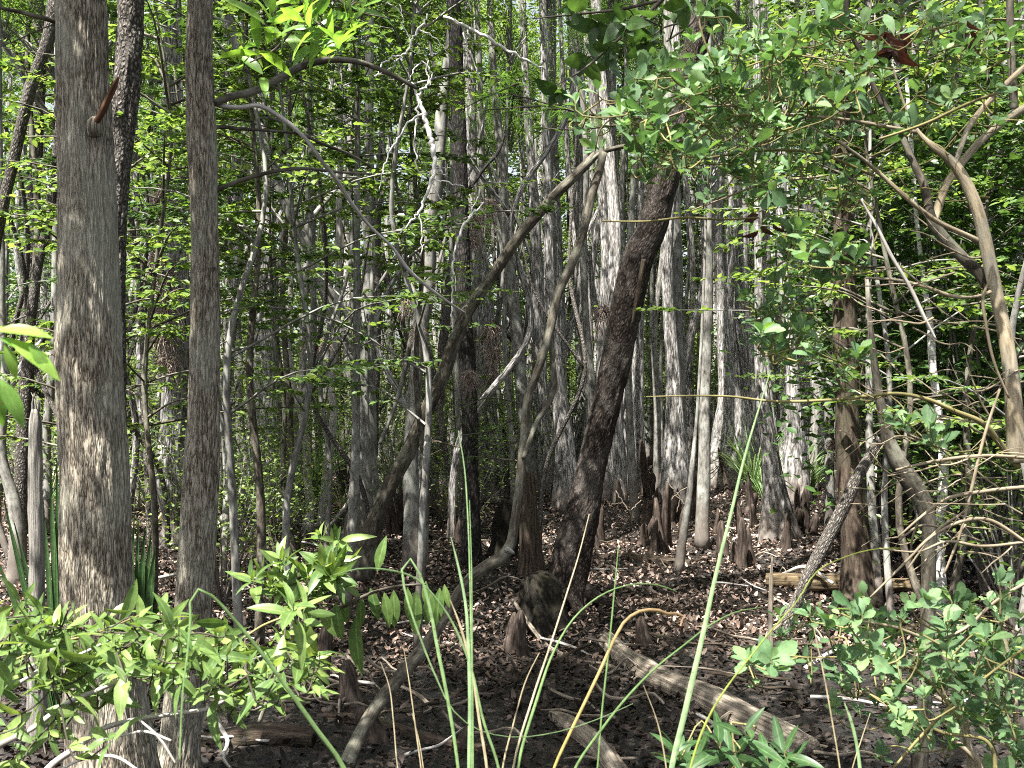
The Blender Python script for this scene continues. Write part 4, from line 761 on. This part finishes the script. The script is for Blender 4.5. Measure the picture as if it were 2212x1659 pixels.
# ------------------------------------------------------------------ near shrubs
def ell(lst, n, seed):
    """points spread over (x, y, half width, half height, weight) patches of the picture"""
    r = np.random.default_rng(seed); w = np.array([e[4]*e[2]*e[3] for e in lst], float); w /= w.sum(); k = r.choice(len(lst), n, p=w)
    out = []
    for i in k:
        x, y, a, b, _ = lst[i]; t = r.random()*6.283; q = math.sqrt(r.random()); out.append((x + a*q*math.cos(t), y + b*q*math.sin(t)))
    return out
def rosette(ml, p, axis, n, size, kind, r, spread=1.0, droop=.0, young=.15):
    u = unit(axis); s = unit(np.cross(u, [.3, .2, .9])); q = np.cross(u, s)
    a = np.arange(n)*2.4 + r.random()*6; f = np.linspace(.2, 1, n); open_ = spread*(.35 + .75*f)
    d = np.cos(open_)[:, None]*u + np.sin(open_)[:, None]*(np.cos(a)[:, None]*s + np.sin(a)[:, None]*q) - np.array([0, 0, droop])
    pos = p - u*(f[:, None]*size*.35) ; nr = u + r.normal(0, .15, (n, 3))
    rn = r.random(n)*.8; rn[0] = .9 if r.random() < young*2 else rn[0]
    leaves(ml, kind, pos, d, nr, size*(.6 + .45*f)*(.7 + .5*r.random(n)), rnd=rn, curl=r.normal(.08, .25, n), wid=.8 + .35*r.random(n))
def shrub(name, label, cat, stems, patches, n, Drange, kind, lmat, smat, size, seed, root, leafn=(4, 8), axis=(0, -.35, .9), extra=None, twigmat='greentwig', droop=0.0, spread=1.0):
    r = np.random.default_rng(seed); b = np.array([root[0], root[1], float(gz(root[0], root[1]))])
    t = thing(name, label, cat, b); nodes = []
    for s in stems:
        pts, D = s[0], s[1]; C, rd = path3(pts, D); mb = MB()
        Cs, _ = tube(mb, C, rd, 12 if rd.max() > .012 else 8, max(14, len(C)*9), wob=.24, seed=int(C[0][0]*77) % 61); nodes.append(Cs)
        link("stem", mb.mesh("stem", M[s[2] if len(s) > 2 else smat], b), t)
    nodes = np.vstack(nodes); ml = MB(); mt = MB()
    tips = []
    for (x, y) in ell(patches, n, seed):
        D = Drange[0] + (Drange[1] - Drange[0])*r.random(); p = P(x, y, D); tips.append(p)
        ax = np.array(axis) + r.normal(0, .45, 3)
        rosette(ml, p, ax, int(r.integers(*leafn)), size*(.7 + .55*r.random()), kind, r, droop=droop, spread=spread)
    tips = np.array(tips); done = nodes.copy()
    order = np.argsort(np.min(np.linalg.norm(tips[:, None] - nodes[None], axis=2), axis=1))
    for i in order:
        p = tips[i]; dd = np.linalg.norm((done - p)*[1, 1, 1.15], axis=1); dd[dd < .05] = 9; q = done[np.argmin(dd)]
        m = (p + q)/2 + r.normal(0, .03, 3) + [0, 0, -.03]; L = np.linalg.norm(p - q)
        Cs, _ = tube(mt, [q, m, p - [0, 0, .02], p], [.0022 + .0016*min(L, 1.0), .0024, .0018, .0013], 5, 9, cap=False); done = np.vstack([done, Cs[3:]])
        if r.random() < .5:
            k = Cs[r.integers(3, 7, 3)]; aa = r.random(3)*6.283
            leaves(ml, kind, k, np.stack([np.cos(aa), np.sin(aa) - .3, r.normal(.2, .4, 3)], -1), np.array([0, -.3, 1]) + r.normal(0, .4, (3, 3)), size*(.5 + .4*r.random(3)), rnd=r.random(3)*.85)
    link("foliage", ml.mesh("foliage", M[lmat], b), t); link("twigs", mt.mesh("twigs", M[twigmat], b), t)
    return t, b, nodes
UP = [(1440, 330, 90, 70, 1.1), (1330, 260, 120, 80, 1.3), (1380, 190, 130, 60, 1.0), (1480, 190, 130, 80, 1.3), (1560, 130, 150, 70, 1.0), (1650, 190, 160, 100, 1.3), (1760, 110, 160, 90, 1.0), (1760, 250, 170, 80, 1.3), (1880, 60, 150, 60, .9), (1930, 210, 130, 60, 1.1), (2030, 80, 160, 80, .9), (2130, 120, 90, 90, .7), (1560, 300, 130, 50, .7), (1640, 330, 160, 60, .8), (1740, 380, 120, 60, .9), (1560, 390, 70, 40, .5), (1660, 420, 70, 40, .9), (1820, 420, 70, 50, .9),
      (1720, 530, 60, 45, 1.8), (1800, 560, 70, 50, 2.0), (1670, 690, 75, 55, 2.0), (1700, 745, 60, 38, 2.0), (1835, 780, 40, 35, 1.6), (1650, 640, 60, 40, 1.2), (1930, 905, 45, 30, 1.0), (2015, 925, 50, 30, 1.0), (2050, 260, 130, 50, .4), (1460, 60, 130, 40, .4), (2180, 230, 50, 60, .5), (1630, 30, 150, 40, .5), (1420, 290, 60, 40, .9)]
SH, SHb, SHn = shrub("toothed_leaf_shrub", "large tan-stemmed shrub with blue-green toothed leaves filling the upper corner", "shrub",
    [("2196,1000,40 2192,936,38 2175,753,34 2155,653,32 2135,553,30 2125,500,28 2105,430,25 2059,350,20 2009,310,12 1985,285,8 1960,240,6 1930,150,4", [2.95, 3.0, 3.1], 'tan'),
     ("2140,632,20 2119,596,24 2075,553,24 2012,477,25 1995,400,20 1972,350,18 1942,283,14 1915,230,9 1880,170,6", [3.02, 3.1, 3.2], 'brown'),
     ("2018,480,14 2022,468,17 2045,400,18 2075,357,18 2125,300,17 2175,260,16 2220,230,16", [3.15, 3.2, 3.3], 'tan'),
     ("2064,352,12 2092,277,14 2142,213,14 2220,138,13", [3.1, 3.2, 3.3], 'tan'),
     ("2119,523,12 2012,470,11 1942,413,11 1900,375,10 1859,340,8 1800,300,5 1700,250,4", [3.0, 3.0, 2.9], 'tan'),
     ("2192,240,16 2185,120,15 2182,-20,15", 3.5, 'brown'),
     ("1905,230,8 1892,200,10 1866,127,10 1836,67,10 1824,-20,11", 3.1, 'brown'),
     ("1860,430,6 1899,500,7 1922,547,8 1969,627,9 2002,697,8 2022,733,4", 2.7, 'white'),
     ("2200,1010,12 2160,960,13 2125,917,13 2059,887,11 2002,862,10 1936,850,9 1876,855,8 1776,865,7 1659,866,6 1583,857,5 1490,855,4 1396,857,2", [2.95, 2.8, 2.6], 'greentwig'),
     ("1640,470,5 1560,474,5 1480,470,5 1400,478,4 1300,478,3", 2.9, 'greentwig'),
     ("1980,285,8 1800,255,8 1680,245,8 1590,228,7 1500,235,5 1400,260,4 1310,225,3", 2.9, 'tan'),
     ("1890,380,7 1760,330,6 1650,325,6 1520,340,4 1400,330,3", 3.0, 'greentwig'),
     ("1930,150,6 1800,130,5 1700,120,5 1560,160,4 1420,170,3", 2.8, 'greentwig'),
     ("2220,180,8 2100,220,7 1990,270,7 1900,300,5", 2.6, 'greentwig'),
     ("1660,250,5 1590,250,5 1520,290,4 1440,390,3", 2.85, 'greentwig'),
     ("1780,380,5 1640,400,5 1560,430,4 1480,460,3", 2.95, 'tan'),
     ("1870,600,4 1950,607,6 2000,620,7 2060,640,8 2110,640,6 2140,630,8", 2.9, 'tan'),
     ("1880,590,4 1940,580,5 2000,620,4 2040,640,3", 2.9, 'tan')],
    UP, 390, (2.5, 3.6), 'obov', 'l_obov', 'tan', .058, 21, (2.25, 2.85))
# dead twig tangle of the same shrub
def tangle(t, b, n, seed, box, D, mat='twig', name="dead_twig"):
    r = np.random.default_rng(seed)
    for i in range(n):
        mb = MB(); x = box[0] + (box[2] - box[0])*r.random(); y = box[1] + (box[3] - box[1])*r.random(); d = D[0] + (D[1] - D[0])*r.random()
        a = r.normal(math.pi if r.random() < .75 else 0, .45); L = 90 + 210*r.random(); k = r.normal(0, .35)
        t_ = np.linspace(0, 1, 6); X = x + L*np.cumsum(np.cos(a + k*t_))/6; Y = y + L*np.cumsum(np.sin(a + k*t_ + .25*r.normal(size=6)))/6
        w = (2.0 + 3.4*r.random())*np.array([1, .95, .85, .75, .6, .35]); dd = d + r.normal(0, .12)*t_
        C = np.array([P(p, q, z) for p, q, z in zip(X, Y, dd)]); tube(mb, C, w/2/F*d, 5, 14, cap=False, wob=.15, seed=i)
        if r.random() < .6:
            j = r.integers(1, 4); a2 = a + r.choice([-1, 1])*(.5 + .5*r.random()); C2 = [C[j], P(X[j] + 35*math.cos(a2), Y[j] + 35*math.sin(a2), d), P(X[j] + 80*math.cos(a2), Y[j] + 80*math.sin(a2) + 6, d + .05)]
            tube(mb, C2, [w[j]/2/F*d*.7, .0018, .0008], 4, 6, cap=False)
        link(name, mb.mesh(name, M[mat], b), t)
tangle(SH, SHb, 44, 5, (1930, 560, 2240, 1180), (2.7, 3.6))
tangle(SH, SHb, 24, 6, (1960, 880, 2260, 1180), (2.7, 3.3), 'twig')
tangle(SH, SHb, 22, 8, (1500, 30, 2240, 480), (2.7, 3.5), 'greentwig')
for pts in ("2230,1180,8 2120,1120,8 2010,1160,7 1960,1210,6 1880,1290,4", "2240,1050,9 2140,1060,9 2040,1080,8 1985,1120,6 1940,1160,4", "2230,1250,8 2150,1300,8 2080,1360,7 2000,1392,5", "2240,990,7 2110,985,8 2000,1000,7 1935,1015,5", "2090,1100,5 2020,1150,6 1960,1230,4", "2222,1170,6 2120,1180,7 2040,1170,6 1990,1190,5 1900,1185,4", "2140,600,5 2124,640,7 2130,700,7 2150,790,6 2180,860,5", "2160,840,5 2130,930,7 2100,1050,7 2075,1150,6 2040,1240,5"):
    C, r_ = path3(pts, 2.8); mb = MB(); tube(mb, C, r_, 6, 26, wob=.12); link("dead_twig", mb.mesh("dead_twig", M['twig'], SHb), SH)
for x, y, D, s in ((1925, 95, 2.9, .055), (1935, 108, 2.88, .06), (1912, 84, 2.92, .055), (1930, 82, 2.92, .05), (2092, 68, 3, .04), (1660, 480, 2.9, .04)):
    mb = MB(); n = 5; a = R.random(n)*6.28; leaves(mb, 'broad', np.repeat(P(x, y, D)[None], n, 0) + R.normal(0, .015, (n, 3)), np.stack([np.cos(a), .3*np.sin(a), -.6 + .5*np.sin(a)], -1), R.normal(size=(n, 3)) + [0, -1, 0], s, curl=np.full(n, .8))
    link("withered_leaf", mb.mesh("withered_leaf", M['deadleaf'], SHb), SH, label="withered dark red leaves")
LO = [(1690, 1335, 60, 25, 1), (1640, 1405, 60, 30, 1), (1680, 1420, 60, 30, .9), (1750, 1350, 80, 40, 1), (1850, 1330, 100, 45, 1.1), (1900, 1380, 110, 60, 1.0), (1970, 1300, 60, 60, .9), (2020, 1340, 90, 70, 1), (2110, 1370, 110, 80, 1), (2170, 1290, 60, 40, .8), (1800, 1440, 70, 40, .7), (1830, 1500, 60, 40, .9), (1900, 1480, 60, 40, .9), (2020, 1450, 120, 60, 1), (2130, 1480, 110, 80, 1), (1900, 1590, 60, 50, .8), (2010, 1570, 80, 50, .8), (2110, 1580, 110, 70, 1), (1960, 1640, 80, 30, .4), (2180, 1640, 60, 40, .6)]
shrub("toothed_leaf_shrub", "lower toothed-leaf shrub in the bottom corner around the lichened stem", "shrub",
    [("2118,1760,20 2100,1659,18 2080,1560,14 2060,1480,10 2020,1400,8 1950,1360,6 1850,1340,4", [3.0, 3.0, 2.9], 'tan'), ("2118,1760,18 2110,1640,15 2060,1600,10 2000,1560,8 1920,1520,6 1850,1490,4", 2.9, 'tan'), ("2200,1760,16 2190,1659,14 2195,1540,12 2180,1420,9 2150,1320,6", 3.1, 'tan'), ("2150,1760,12 2130,1600,8 2030,1580,7 1960,1540,5 1880,1500,4", 2.8, 'greentwig'),
     ("1930,1659,5 1990,1590,7 2060,1520,7 2120,1470,6 2212,1400,5", 2.7, 'greentwig'), ("2080,1560,6 1980,1450,6 1840,1420,5 1740,1420,4 1660,1410,3", 2.9, 'greentwig')],
    LO, 150, (2.5, 3.4), 'obov', 'l_obov', 'tan', .058, 22, (1.42, 3.0))

BAY = [(90, 1330, 120, 50, 1), (60, 1400, 90, 60, 1), (150, 1390, 120, 70, 1), (250, 1350, 130, 60, 1.1), (330, 1400, 120, 60, 1), (220, 1450, 120, 50, .9), (400, 1370, 90, 50, .9), (450, 1420, 100, 60, 1), (540, 1400, 80, 60, 1), (600, 1450, 90, 50, 1), (500, 1490, 60, 40, .8), (660, 1380, 60, 40, .9), (40, 1500, 60, 50, .8), (330, 1480, 90, 40, .8), (90, 1560, 50, 40, .5), (240, 1590, 60, 40, .5), (420, 1520, 40, 30, .6), (30, 1600, 40, 50, .4), (560, 1350, 60, 30, .6), (640, 1320, 50, 30, .4)]
BT_, BTb, BTn = shrub("bay_shrub", "sunlit bay shrub with long glossy leaves before both fissured cypresses", "shrub",
    [("-60,1640,16 0,1608,15 70,1573,13 150,1516,12 207,1493,11 267,1466,10 333,1433,9 383,1420,6 440,1400,4", [2.5, 2.6, 2.8], 'white'), ("60,1720,16 110,1653,15 167,1613,13 217,1576,11 300,1553,10 387,1540,9 450,1530,7 500,1505,6 560,1490,3", [2.5, 2.7, 2.9], 'white'),
     ("100,1680,8 180,1640,7 250,1635,8 300,1665,6", 2.5, 'white'), ("-40,1500,10 30,1480,9 100,1440,8 180,1410,6 260,1370,4", [2.4, 2.6], 'white'), ("260,1590,5 310,1580,6 370,1600,5", 2.6, 'white'), ("300,1555,5 340,1590,6 380,1650,4", 2.6, 'white'), ("383,1420,6 450,1398,6 520,1380,5 570,1350,5 620,1330,4", 2.8, 'greentwig'),
     ("450,1530,6 520,1450,6 580,1430,5 660,1400,4", 2.9, 'brown'), ("0,1440,4 120,1390,5 200,1370,5 300,1330,4", 2.6, 'greentwig')],
    BAY, 125, (2.25, 3.15), 'lance', 'l_bay', 'white', .096, 23, (-1.15, 2.35), leafn=(3, 7), axis=(.35, -.2, .45), droop=.3, spread=1.1, twigmat='brown')
BAY2 = [(700, 1190, 60, 40, 1.2), (730, 1165, 40, 25, 1), (610, 1230, 60, 40, .9), (560, 1225, 50, 25, .7), (660, 1250, 80, 40, 1), (740, 1240, 50, 30, .8), (690, 1220, 60, 30, 1)]
B2, B2b, B2n = shrub("bay_shrub", "smaller bay sprout whose leaves hang in a row over the dark mud", "shrub",
    [("560,1560,10 600,1460,9 640,1390,9 700,1340,8 760,1300,8 850,1268,6 920,1262,4", [3.6, 3.6, 3.5], 'brown'), ("640,1390,8 655,1300,7 680,1230,5 705,1180,3", 3.6, 'brown'), ("640,1395,6 590,1330,6 560,1270,5 540,1240,3", 3.6, 'brown')],
    BAY2, 26, (3.4, 3.8), 'lance', 'l_bay', 'brown', .105, 24, (-1.0, 3.75), leafn=(5, 8), axis=(.2, -.2, .8), twigmat='brown')
mb = MB(); hang = [(725, 1300, .17), (770, 1330, .26), (800, 1270, .15), (830, 1280, .16), (850, 1275, .17), (880, 1270, .13), (815, 1235, -.16), (900, 1275, .2), (930, 1275, .16), (950, 1270, .17), (690, 1310, .16), (665, 1290, .14), (745, 1290, .12), (780, 1290, .14), (960, 1262, .11), (920, 1255, .12)]
leaves(mb, 'lance', [P(x, y, 3.5 + .04*i % .2) for i, (x, y, l) in enumerate(hang)], [(R.normal(.12, .2), -.15, -1 if l > 0 else .9) for x, y, l in hang], [(R.normal(0, .35), -1, .2) for _ in hang], [abs(l)*.82 for x, y, l in hang], rnd=R.random(len(hang))*.5, wid=np.full(len(hang), 1.1))
link("hanging_foliage", mb.mesh("hanging_foliage", M['l_bay'], B2b), B2)
# dark sprig at the lower edge
shrub("broad_leaf_sprout", "dark green broad-leaved sprout at the lower edge over the peeling log", "sprout", [("1600,1800,8 1590,1659,6 1580,1560,4", 2.5, 'greentwig'), ("1600,1800,8 1640,1680,6 1690,1640,4", 2.5, 'greentwig')],
      [(1500, 1630, 50, 20, 1), (1590, 1570, 30, 30, .8), (1580, 1625, 70, 25, 1.2), (1670, 1640, 50, 25, 1.2), (1620, 1650, 80, 20, 1)], 11, (2.4, 2.6), 'lance', 'l_dark', 'greentwig', .12, 31, (.6, 2.45), leafn=(4, 6), spread=1.15)

# ------------------------------------------------------------------ boughs that reach in from above
def overhang(name, label, stems, patches, n, Dr, kind, lmat, size, seed, leafn, ax, spread=1.0, droop=0.0, cat="bough", smat='brown'):
    r = np.random.default_rng(seed); C0, _ = path3(stems[0], Dr[0] if np.isscalar(Dr) else sum(Dr)/2); b = C0[0]; t = thing(name, label, cat, b); ml, mt = MB(), MB(); nodes = []
    for s in stems:
        C, rd = path3(s, sum(Dr)/2); Cs, _ = tube(mt, C, rd, 7, len(C)*7, wob=.1); nodes.append(Cs)
    nodes = np.vstack(nodes)
    for x, y in ell(patches, n, seed):
        p = P(x, y, Dr[0] + (Dr[1] - Dr[0])*r.random()); rosette(ml, p, np.array(ax) + r.normal(0, .35, 3), int(r.integers(*leafn)), size*(.7 + .5*r.random()), kind, r, spread=spread, droop=droop)
        q = nodes[np.argmin(np.linalg.norm(nodes - p, axis=1))]; tube(mt, [q, (p + q)/2 + [0, 0, .02], p], [.004, .003, .0015], 5, 7, cap=False); nodes = np.vstack([nodes, (p + q)[None]/2])
    link("stem", mt.mesh("stem", M[smat], b), t); link("foliage", ml.mesh("foliage", M[lmat], b), t); return t
overhang("overhanging_bough", "dark broad-leaved bough hanging in from above over the elbowed trunk's fork", ["1560,-200,16 1480,-60,13 1400,30,10 1330,90,7 1260,150,5 1200,185,3", "1430,0,8 1340,20,7 1250,30,5 1150,40,3", "1480,-60,8 1500,40,6 1440,90,4"],
         [(1210, 180, 40, 40, 1), (1260, 120, 60, 40, 1), (1340, 70, 80, 50, 1), (1430, 50, 90, 50, 1), (1370, 120, 50, 40, .8), (1200, 40, 60, 30, .5), (1520, 30, 90, 40, .7), (1290, 30, 80, 30, .6)], 24, (3.6, 4.4), 'broad', 'l_dim', .115, 41, (3, 6), (0, -.2, -.6), spread=1.1, droop=.2)
overhang("overhanging_bough", "sunlit pale-leaved bough dipping in above the slimmer cypress's long branches", ["720,-140,12 690,-40,9 640,50,7 590,110,5 540,135,3", "690,-40,8 760,20,5 840,40,3"],
         [(560, 120, 60, 25, 1), (620, 80, 60, 40, 1), (650, 20, 70, 35, 1.1), (700, 60, 60, 50, .8), (500, 135, 30, 12, .6), (760, 30, 60, 30, .5), (600, 20, 50, 20, .7)], 22, (3.0, 3.6), 'lance', 'l_bright', .12, 42, (4, 7), (-.2, -.3, .5), spread=1.2)
t = overhang("near_leafy_twig", "blurred bright leaves poking in close at the picture's edge before the thickest cypress", ["-60,760,6 -30,740,5 10,720,4", "-60,900,6 -30,850,5 0,830,4"], [(5, 720, 10, 10, 1), (-5, 840, 12, 12, 1)], 1, (1.2, 1.3), 'lance', 'l_bright', .1, 43, (4, 6), (.5, -.3, .4), cat="leafy twig")
mb = MB(); NL = [(-10, 715, 1, .14, 115, .6), (0, 730, .85, -.25, 70, 0), (20, 735, .75, -.35, 130, 0), (10, 745, .4, -.8, 75, 0), (-12, 745, .15, -.9, 65, 0), (0, 820, .5, -.7, 110, 0), (-8, 835, .2, -.9, 85, 0), (60, 740, .6, -.6, 80, 0)]
leaves(mb, 'lance', [P(a, b, 1.25) for a, b, *_ in NL], [(c, -.1, d) for a, b, c, d, *_ in NL], [(.2, -.6, .8) for _ in NL], [l/F*1.25 for *_, l, z in NL], curl=np.array([.15]*len(NL)), wid=np.full(len(NL), 1.1)); f0 = [c for c in t.children if c.name.startswith("foliage")][0]
f0.data = mb.mesh("foliage", M['l_bright'], np.array(t.location))
# feathery cypress spray in the light
def feather(label, lines, D, n, L, seed):
    r = np.random.default_rng(seed); b = None; mt, ml = MB(), MB()
    for s in lines:
        C, rd = path3(s, D); b = C[0] if b is None else b; Cs, _ = tube(mt, C, rd, 5, 24, cap=False)
        for i in range(n):
            k = r.integers(2, 24); u = unit(Cs[min(k + 1, 23)] - Cs[k - 1]); q = unit(u*.5 + r.normal(0, .5, 3) + [0, 0, -.1]); l = L*(.4 + .6*r.random()); m = 22
            tt = np.linspace(.1, 1, m)[:, None]; p = Cs[k] + q*l*tt; sd = unit(np.cross(q, [0, 0, 1]))*np.where(np.arange(m) % 2, 1, -1)[:, None]
            leaves(ml, 'far', p, sd*.8 + q*.6, np.tile([0, 0, 1.0], (m, 1)) + r.normal(0, .2, (m, 3)), .022*(1.1 - .5*tt[:, 0]), wid=np.full(m, .5))
    t = thing("cypress_spray", label, "bough", b); link("stem", mt.mesh("stem", M['brown'], b), t); link("foliage", ml.mesh("foliage", M['l_feather'], b), t)
feather("feathery lit cypress spray just right of the blackest trunk's upper part", ["1120,180,5 1060,205,4 1000,235,2", "1230,225,6 1120,232,4 1020,240,2", "1240,240,5 1150,215,4 1090,200,2"], 6.5, 26, .22, 1)
feather("feathery dim cypress spray beside the elbowed trunk's fork", ["1290,250,5 1200,235,4 1120,250,2", "1340,270,5 1230,280,4 1150,275,2"], 6.7, 20, .2, 2)
feather("low feathery cypress sprays between the blackest and elbowed trunks", ["1130,1000,5 1070,990,4 1010,985,2", "1120,900,5 1060,930,4 1000,940,2", "1130,950,4 1090,960,3 1040,950,2", "1120,870,4 1050,860,3 1000,880,2"], 10.5, 22, .3, 3)

# strap-leaved plants by the cypress foot
def strap(label, root, D, blades, seed):
    X = (root - W/2)/F*D; b = np.array([X, D, float(gz(X, D))]); t = thing("strap_leaf_plant", label, "plant", b)
    for (x1, y1, x2, y2, w) in blades:
        m = MB(); p0 = b + [0, 0, -.02]; p1 = P(x1, y1, D - .05); p2 = P(x2, y2, D - .1); C = spline([p0, p1, p2], 12); s = unit(np.cross(C[-1] - C[0], [0.15, 1, .1])); ww = (w/2/F*D)*np.array([.7, .9, 1, 1, 1, 1, .95, .9, .8, .6, .35, .03])[:, None]
        V = np.empty((36, 3)); V[0::3] = C - s*ww; V[1::3] = C + [0, .012, 0]; V[2::3] = C + s*ww; uv = np.zeros((36, 3)); uv[0::3, 0] = -1; uv[2::3, 0] = 1
        m.add(V, [q for k in range(11) for q in ([3*k, 3*k+1, 3*k+4, 3*k+3], [3*k+1, 3*k+2, 3*k+5, 3*k+4])], uv, R.random()); link("blade", m.mesh("blade", M['l_dark'], b), t)
strap("dark strap-leaved plant at the thickest cypress's nearer edge side", 120, 6.4, [(105, 1250, 92, 1080, 14), (118, 1250, 108, 1020, 16), (126, 1250, 122, 990, 16), (133, 1260, 128, 1030, 14), (60, 1300, 8, 1080, 16), (50, 1350, -10, 1200, 18), (70, 1280, 30, 1130, 14), (60, 1380, -30, 1290, 18), (137, 1270, 140, 1060, 14)], 1)
strap("dark strap-leaved plant between the two fissured cypress feet", 300, 6.6, [(284, 1250, 290, 1110, 14), (296, 1250, 298, 1120, 13), (306, 1260, 312, 1140, 18), (316, 1260, 326, 1150, 20), (322, 1300, 335, 1180, 22), (345, 1300, 362, 1330, 22), (292, 1290, 280, 1170, 13), (350, 1320, 380, 1350, 20)], 2)

# ------------------------------------------------------------------ near sedge
def sedge(label, root, D, blades):
    X = (root - W/2)/F*D; b = np.array([X, D, float(gz(X, D))]); t = thing("sedge_plant", label, "sedge", b)
    for pts, mat, rn in blades:
        a = px(pts); x0, y0, w0 = a[0]; a = np.vstack([[root + (x0 - root)*.25, 2250, w0*.9], [root + (x0 - root)*.75, 1880, w0], a]); C = np.array([P(x, y, D + .0003*(x - root)) for x, y, w in a]); C[0] = b + [(x0 - root)*.0002, 0, -.02]
        q = spline(np.hstack([C, (a[:, 2]/2/F*D)[:, None]]), 60); C, w = q[:, :3], np.maximum(q[:, 3]*.72, .0007)[:, None]
        T = unit(np.gradient(C, axis=0)); s = unit(np.cross(T, [0.1, 1, .25])); V = np.empty((180, 3)); V[0::3] = C - s*w; V[1::3] = C + np.cross(T, s)*w*.55; V[2::3] = C + s*w; uv = np.zeros((180, 3)); uv[0::3, 0] = -1; uv[2::3, 0] = 1
        m = MB(); m.add(V, [f for k in range(59) for f in ([3*k, 3*k+1, 3*k+4, 3*k+3], [3*k+1, 3*k+2, 3*k+5, 3*k+4])], uv, np.repeat(np.linspace(rn[0], rn[1], 60), 3)); link("blade", m.mesh("blade", M[mat], b), t)
sedge("sedge clump with a looped blade and a tight bundle of upright green blades", 1020, 2.1, [
    ("990,1665,9 965,1500,10 945,1400,10 925,1300,9 902,1232,8 882,1206,6 872,1210,6 869,1240,7 880,1295,6 905,1370,6 945,1470,5 975,1530,4 1020,1570,4 1100,1592,3 1200,1582,3 1300,1550,2.5 1367,1520,1.5", 'sedge', (.3, .9)),
    ("1013,1665,10 1015,1500,11 1012,1400,10 1005,1300,8 988,1215,6 974,1160,2", 'sedge', (.6, 1)), ("1019,1665,5 1018,1400,5 1015,1250,4 1010,1106,4 1002,1000,3 990,930,1.5", 'sedge', (.5, .8)), ("1022,1665,4 1020,1400,4 1018,1200,3 1014,1080,1.5", 'sedge', (.4, .6)),
    ("1078,1665,8 1045,1560,8 1010,1420,7 955,1310,6 890,1245,6 830,1230,5 780,1228,4 720,1242,2", 'sedge', (.2, .8)), ("1052,1665,8 1036,1560,8 1015,1430,7 990,1340,6 972,1295,2", 'straw', (.3, .6))])
sedge("sedge clump with a yellow blade curling brown at its tip", 1180, 2.25, [
    ("1195,1665,8 1228,1590,9 1262,1520,9 1300,1440,9 1330,1375,9 1350,1342,10 1378,1322,11 1420,1318,11 1455,1328,10 1470,1322,9 1476,1330,8 1470,1352,5", 'sedge_y', (.1, 1)),
    ("1240,1665,8 1300,1575,8 1360,1500,8 1420,1440,7 1480,1392,6 1535,1350,6 1590,1322,4 1645,1312,2", 'sedge', (.1, .2)),
    ("1118,1665,8 1160,1510,8 1195,1410,6 1240,1335,5 1300,1285,5 1370,1262,4 1430,1266,4 1462,1278,2", 'sedge', (.2, .5)),
    ("1108,1665,6 1150,1510,6 1190,1390,5 1225,1280,4 1250,1200,3 1273,1110,1.5", 'straw', (.7, 1)),
    ("1290,1665,5 1300,1540,5 1312,1430,5 1325,1300,4 1336,1178,2", 'sedge', (.1, .3)),
    ("1085,1665,5 1110,1560,4 1140,1460,3 1165,1410,1.5", 'straw', (.2, .4)),
    ("860,1665,3 850,1560,3 840,1480,2.5 822,1430,1", 'straw', (.5, .8))])
sedge("tall straight pale green sedge blade with thin arching companions", 1455, 2.0, [
    ("1450,1665,16 1478,1545,17 1500,1450,16 1522,1355,14 1540,1270,12 1560,1185,10 1580,1106,9 1605,1000,7 1640,880,4 1665,800,2", 'sedge', (1, .8)),
    ("1490,1665,7 1529,1553,7 1569,1486,6 1620,1420,5 1663,1366,5 1726,1293,4 1759,1240,4 1826,1203,3 1892,1186,3 1945,1184,1.5", 'sedge_y', (.05, .1)),
    ("1440,1665,4 1420,1560,3 1390,1480,1", 'straw', (.4, .6))])
sedge("broad sedge blade folded over sharply in front of the slimmer cypress", 735, 1.9, [("745,1665,15 680,1570,15 610,1472,14 555,1398,13 500,1332,11 455,1285,9 430,1272,8 420,1280,7 411,1350,7 404,1420,6 396,1480,5 391,1560,5 388,1640,4", 'sedge', (.9, .2))])
sedge("short pale sedge blade and thin tan stalks before the lower toothed shrub", 1850, 2.2, [("1858,1665,10 1850,1605,9 1838,1556,8 1824,1518,4", 'sedge', (.8, .9)), ("1815,1665,4 1798,1560,4 1778,1450,4 1765,1390,3 1757,1350,2", 'straw', (.2, .4)), ("1840,1665,3 1860,1600,3 1880,1540,1", 'straw', (.2, .4))])
sedge("pair of hair-thin dry stalks rising from the dark mud left of the looped blade", 900, 2.4, [("910,1665,4 900,1590,4 885,1480,3 872,1400,1", 'straw', (.3, .5)), ("915,1665,3 905,1600,3 890,1540,1.5", 'straw', (.3, .5))])
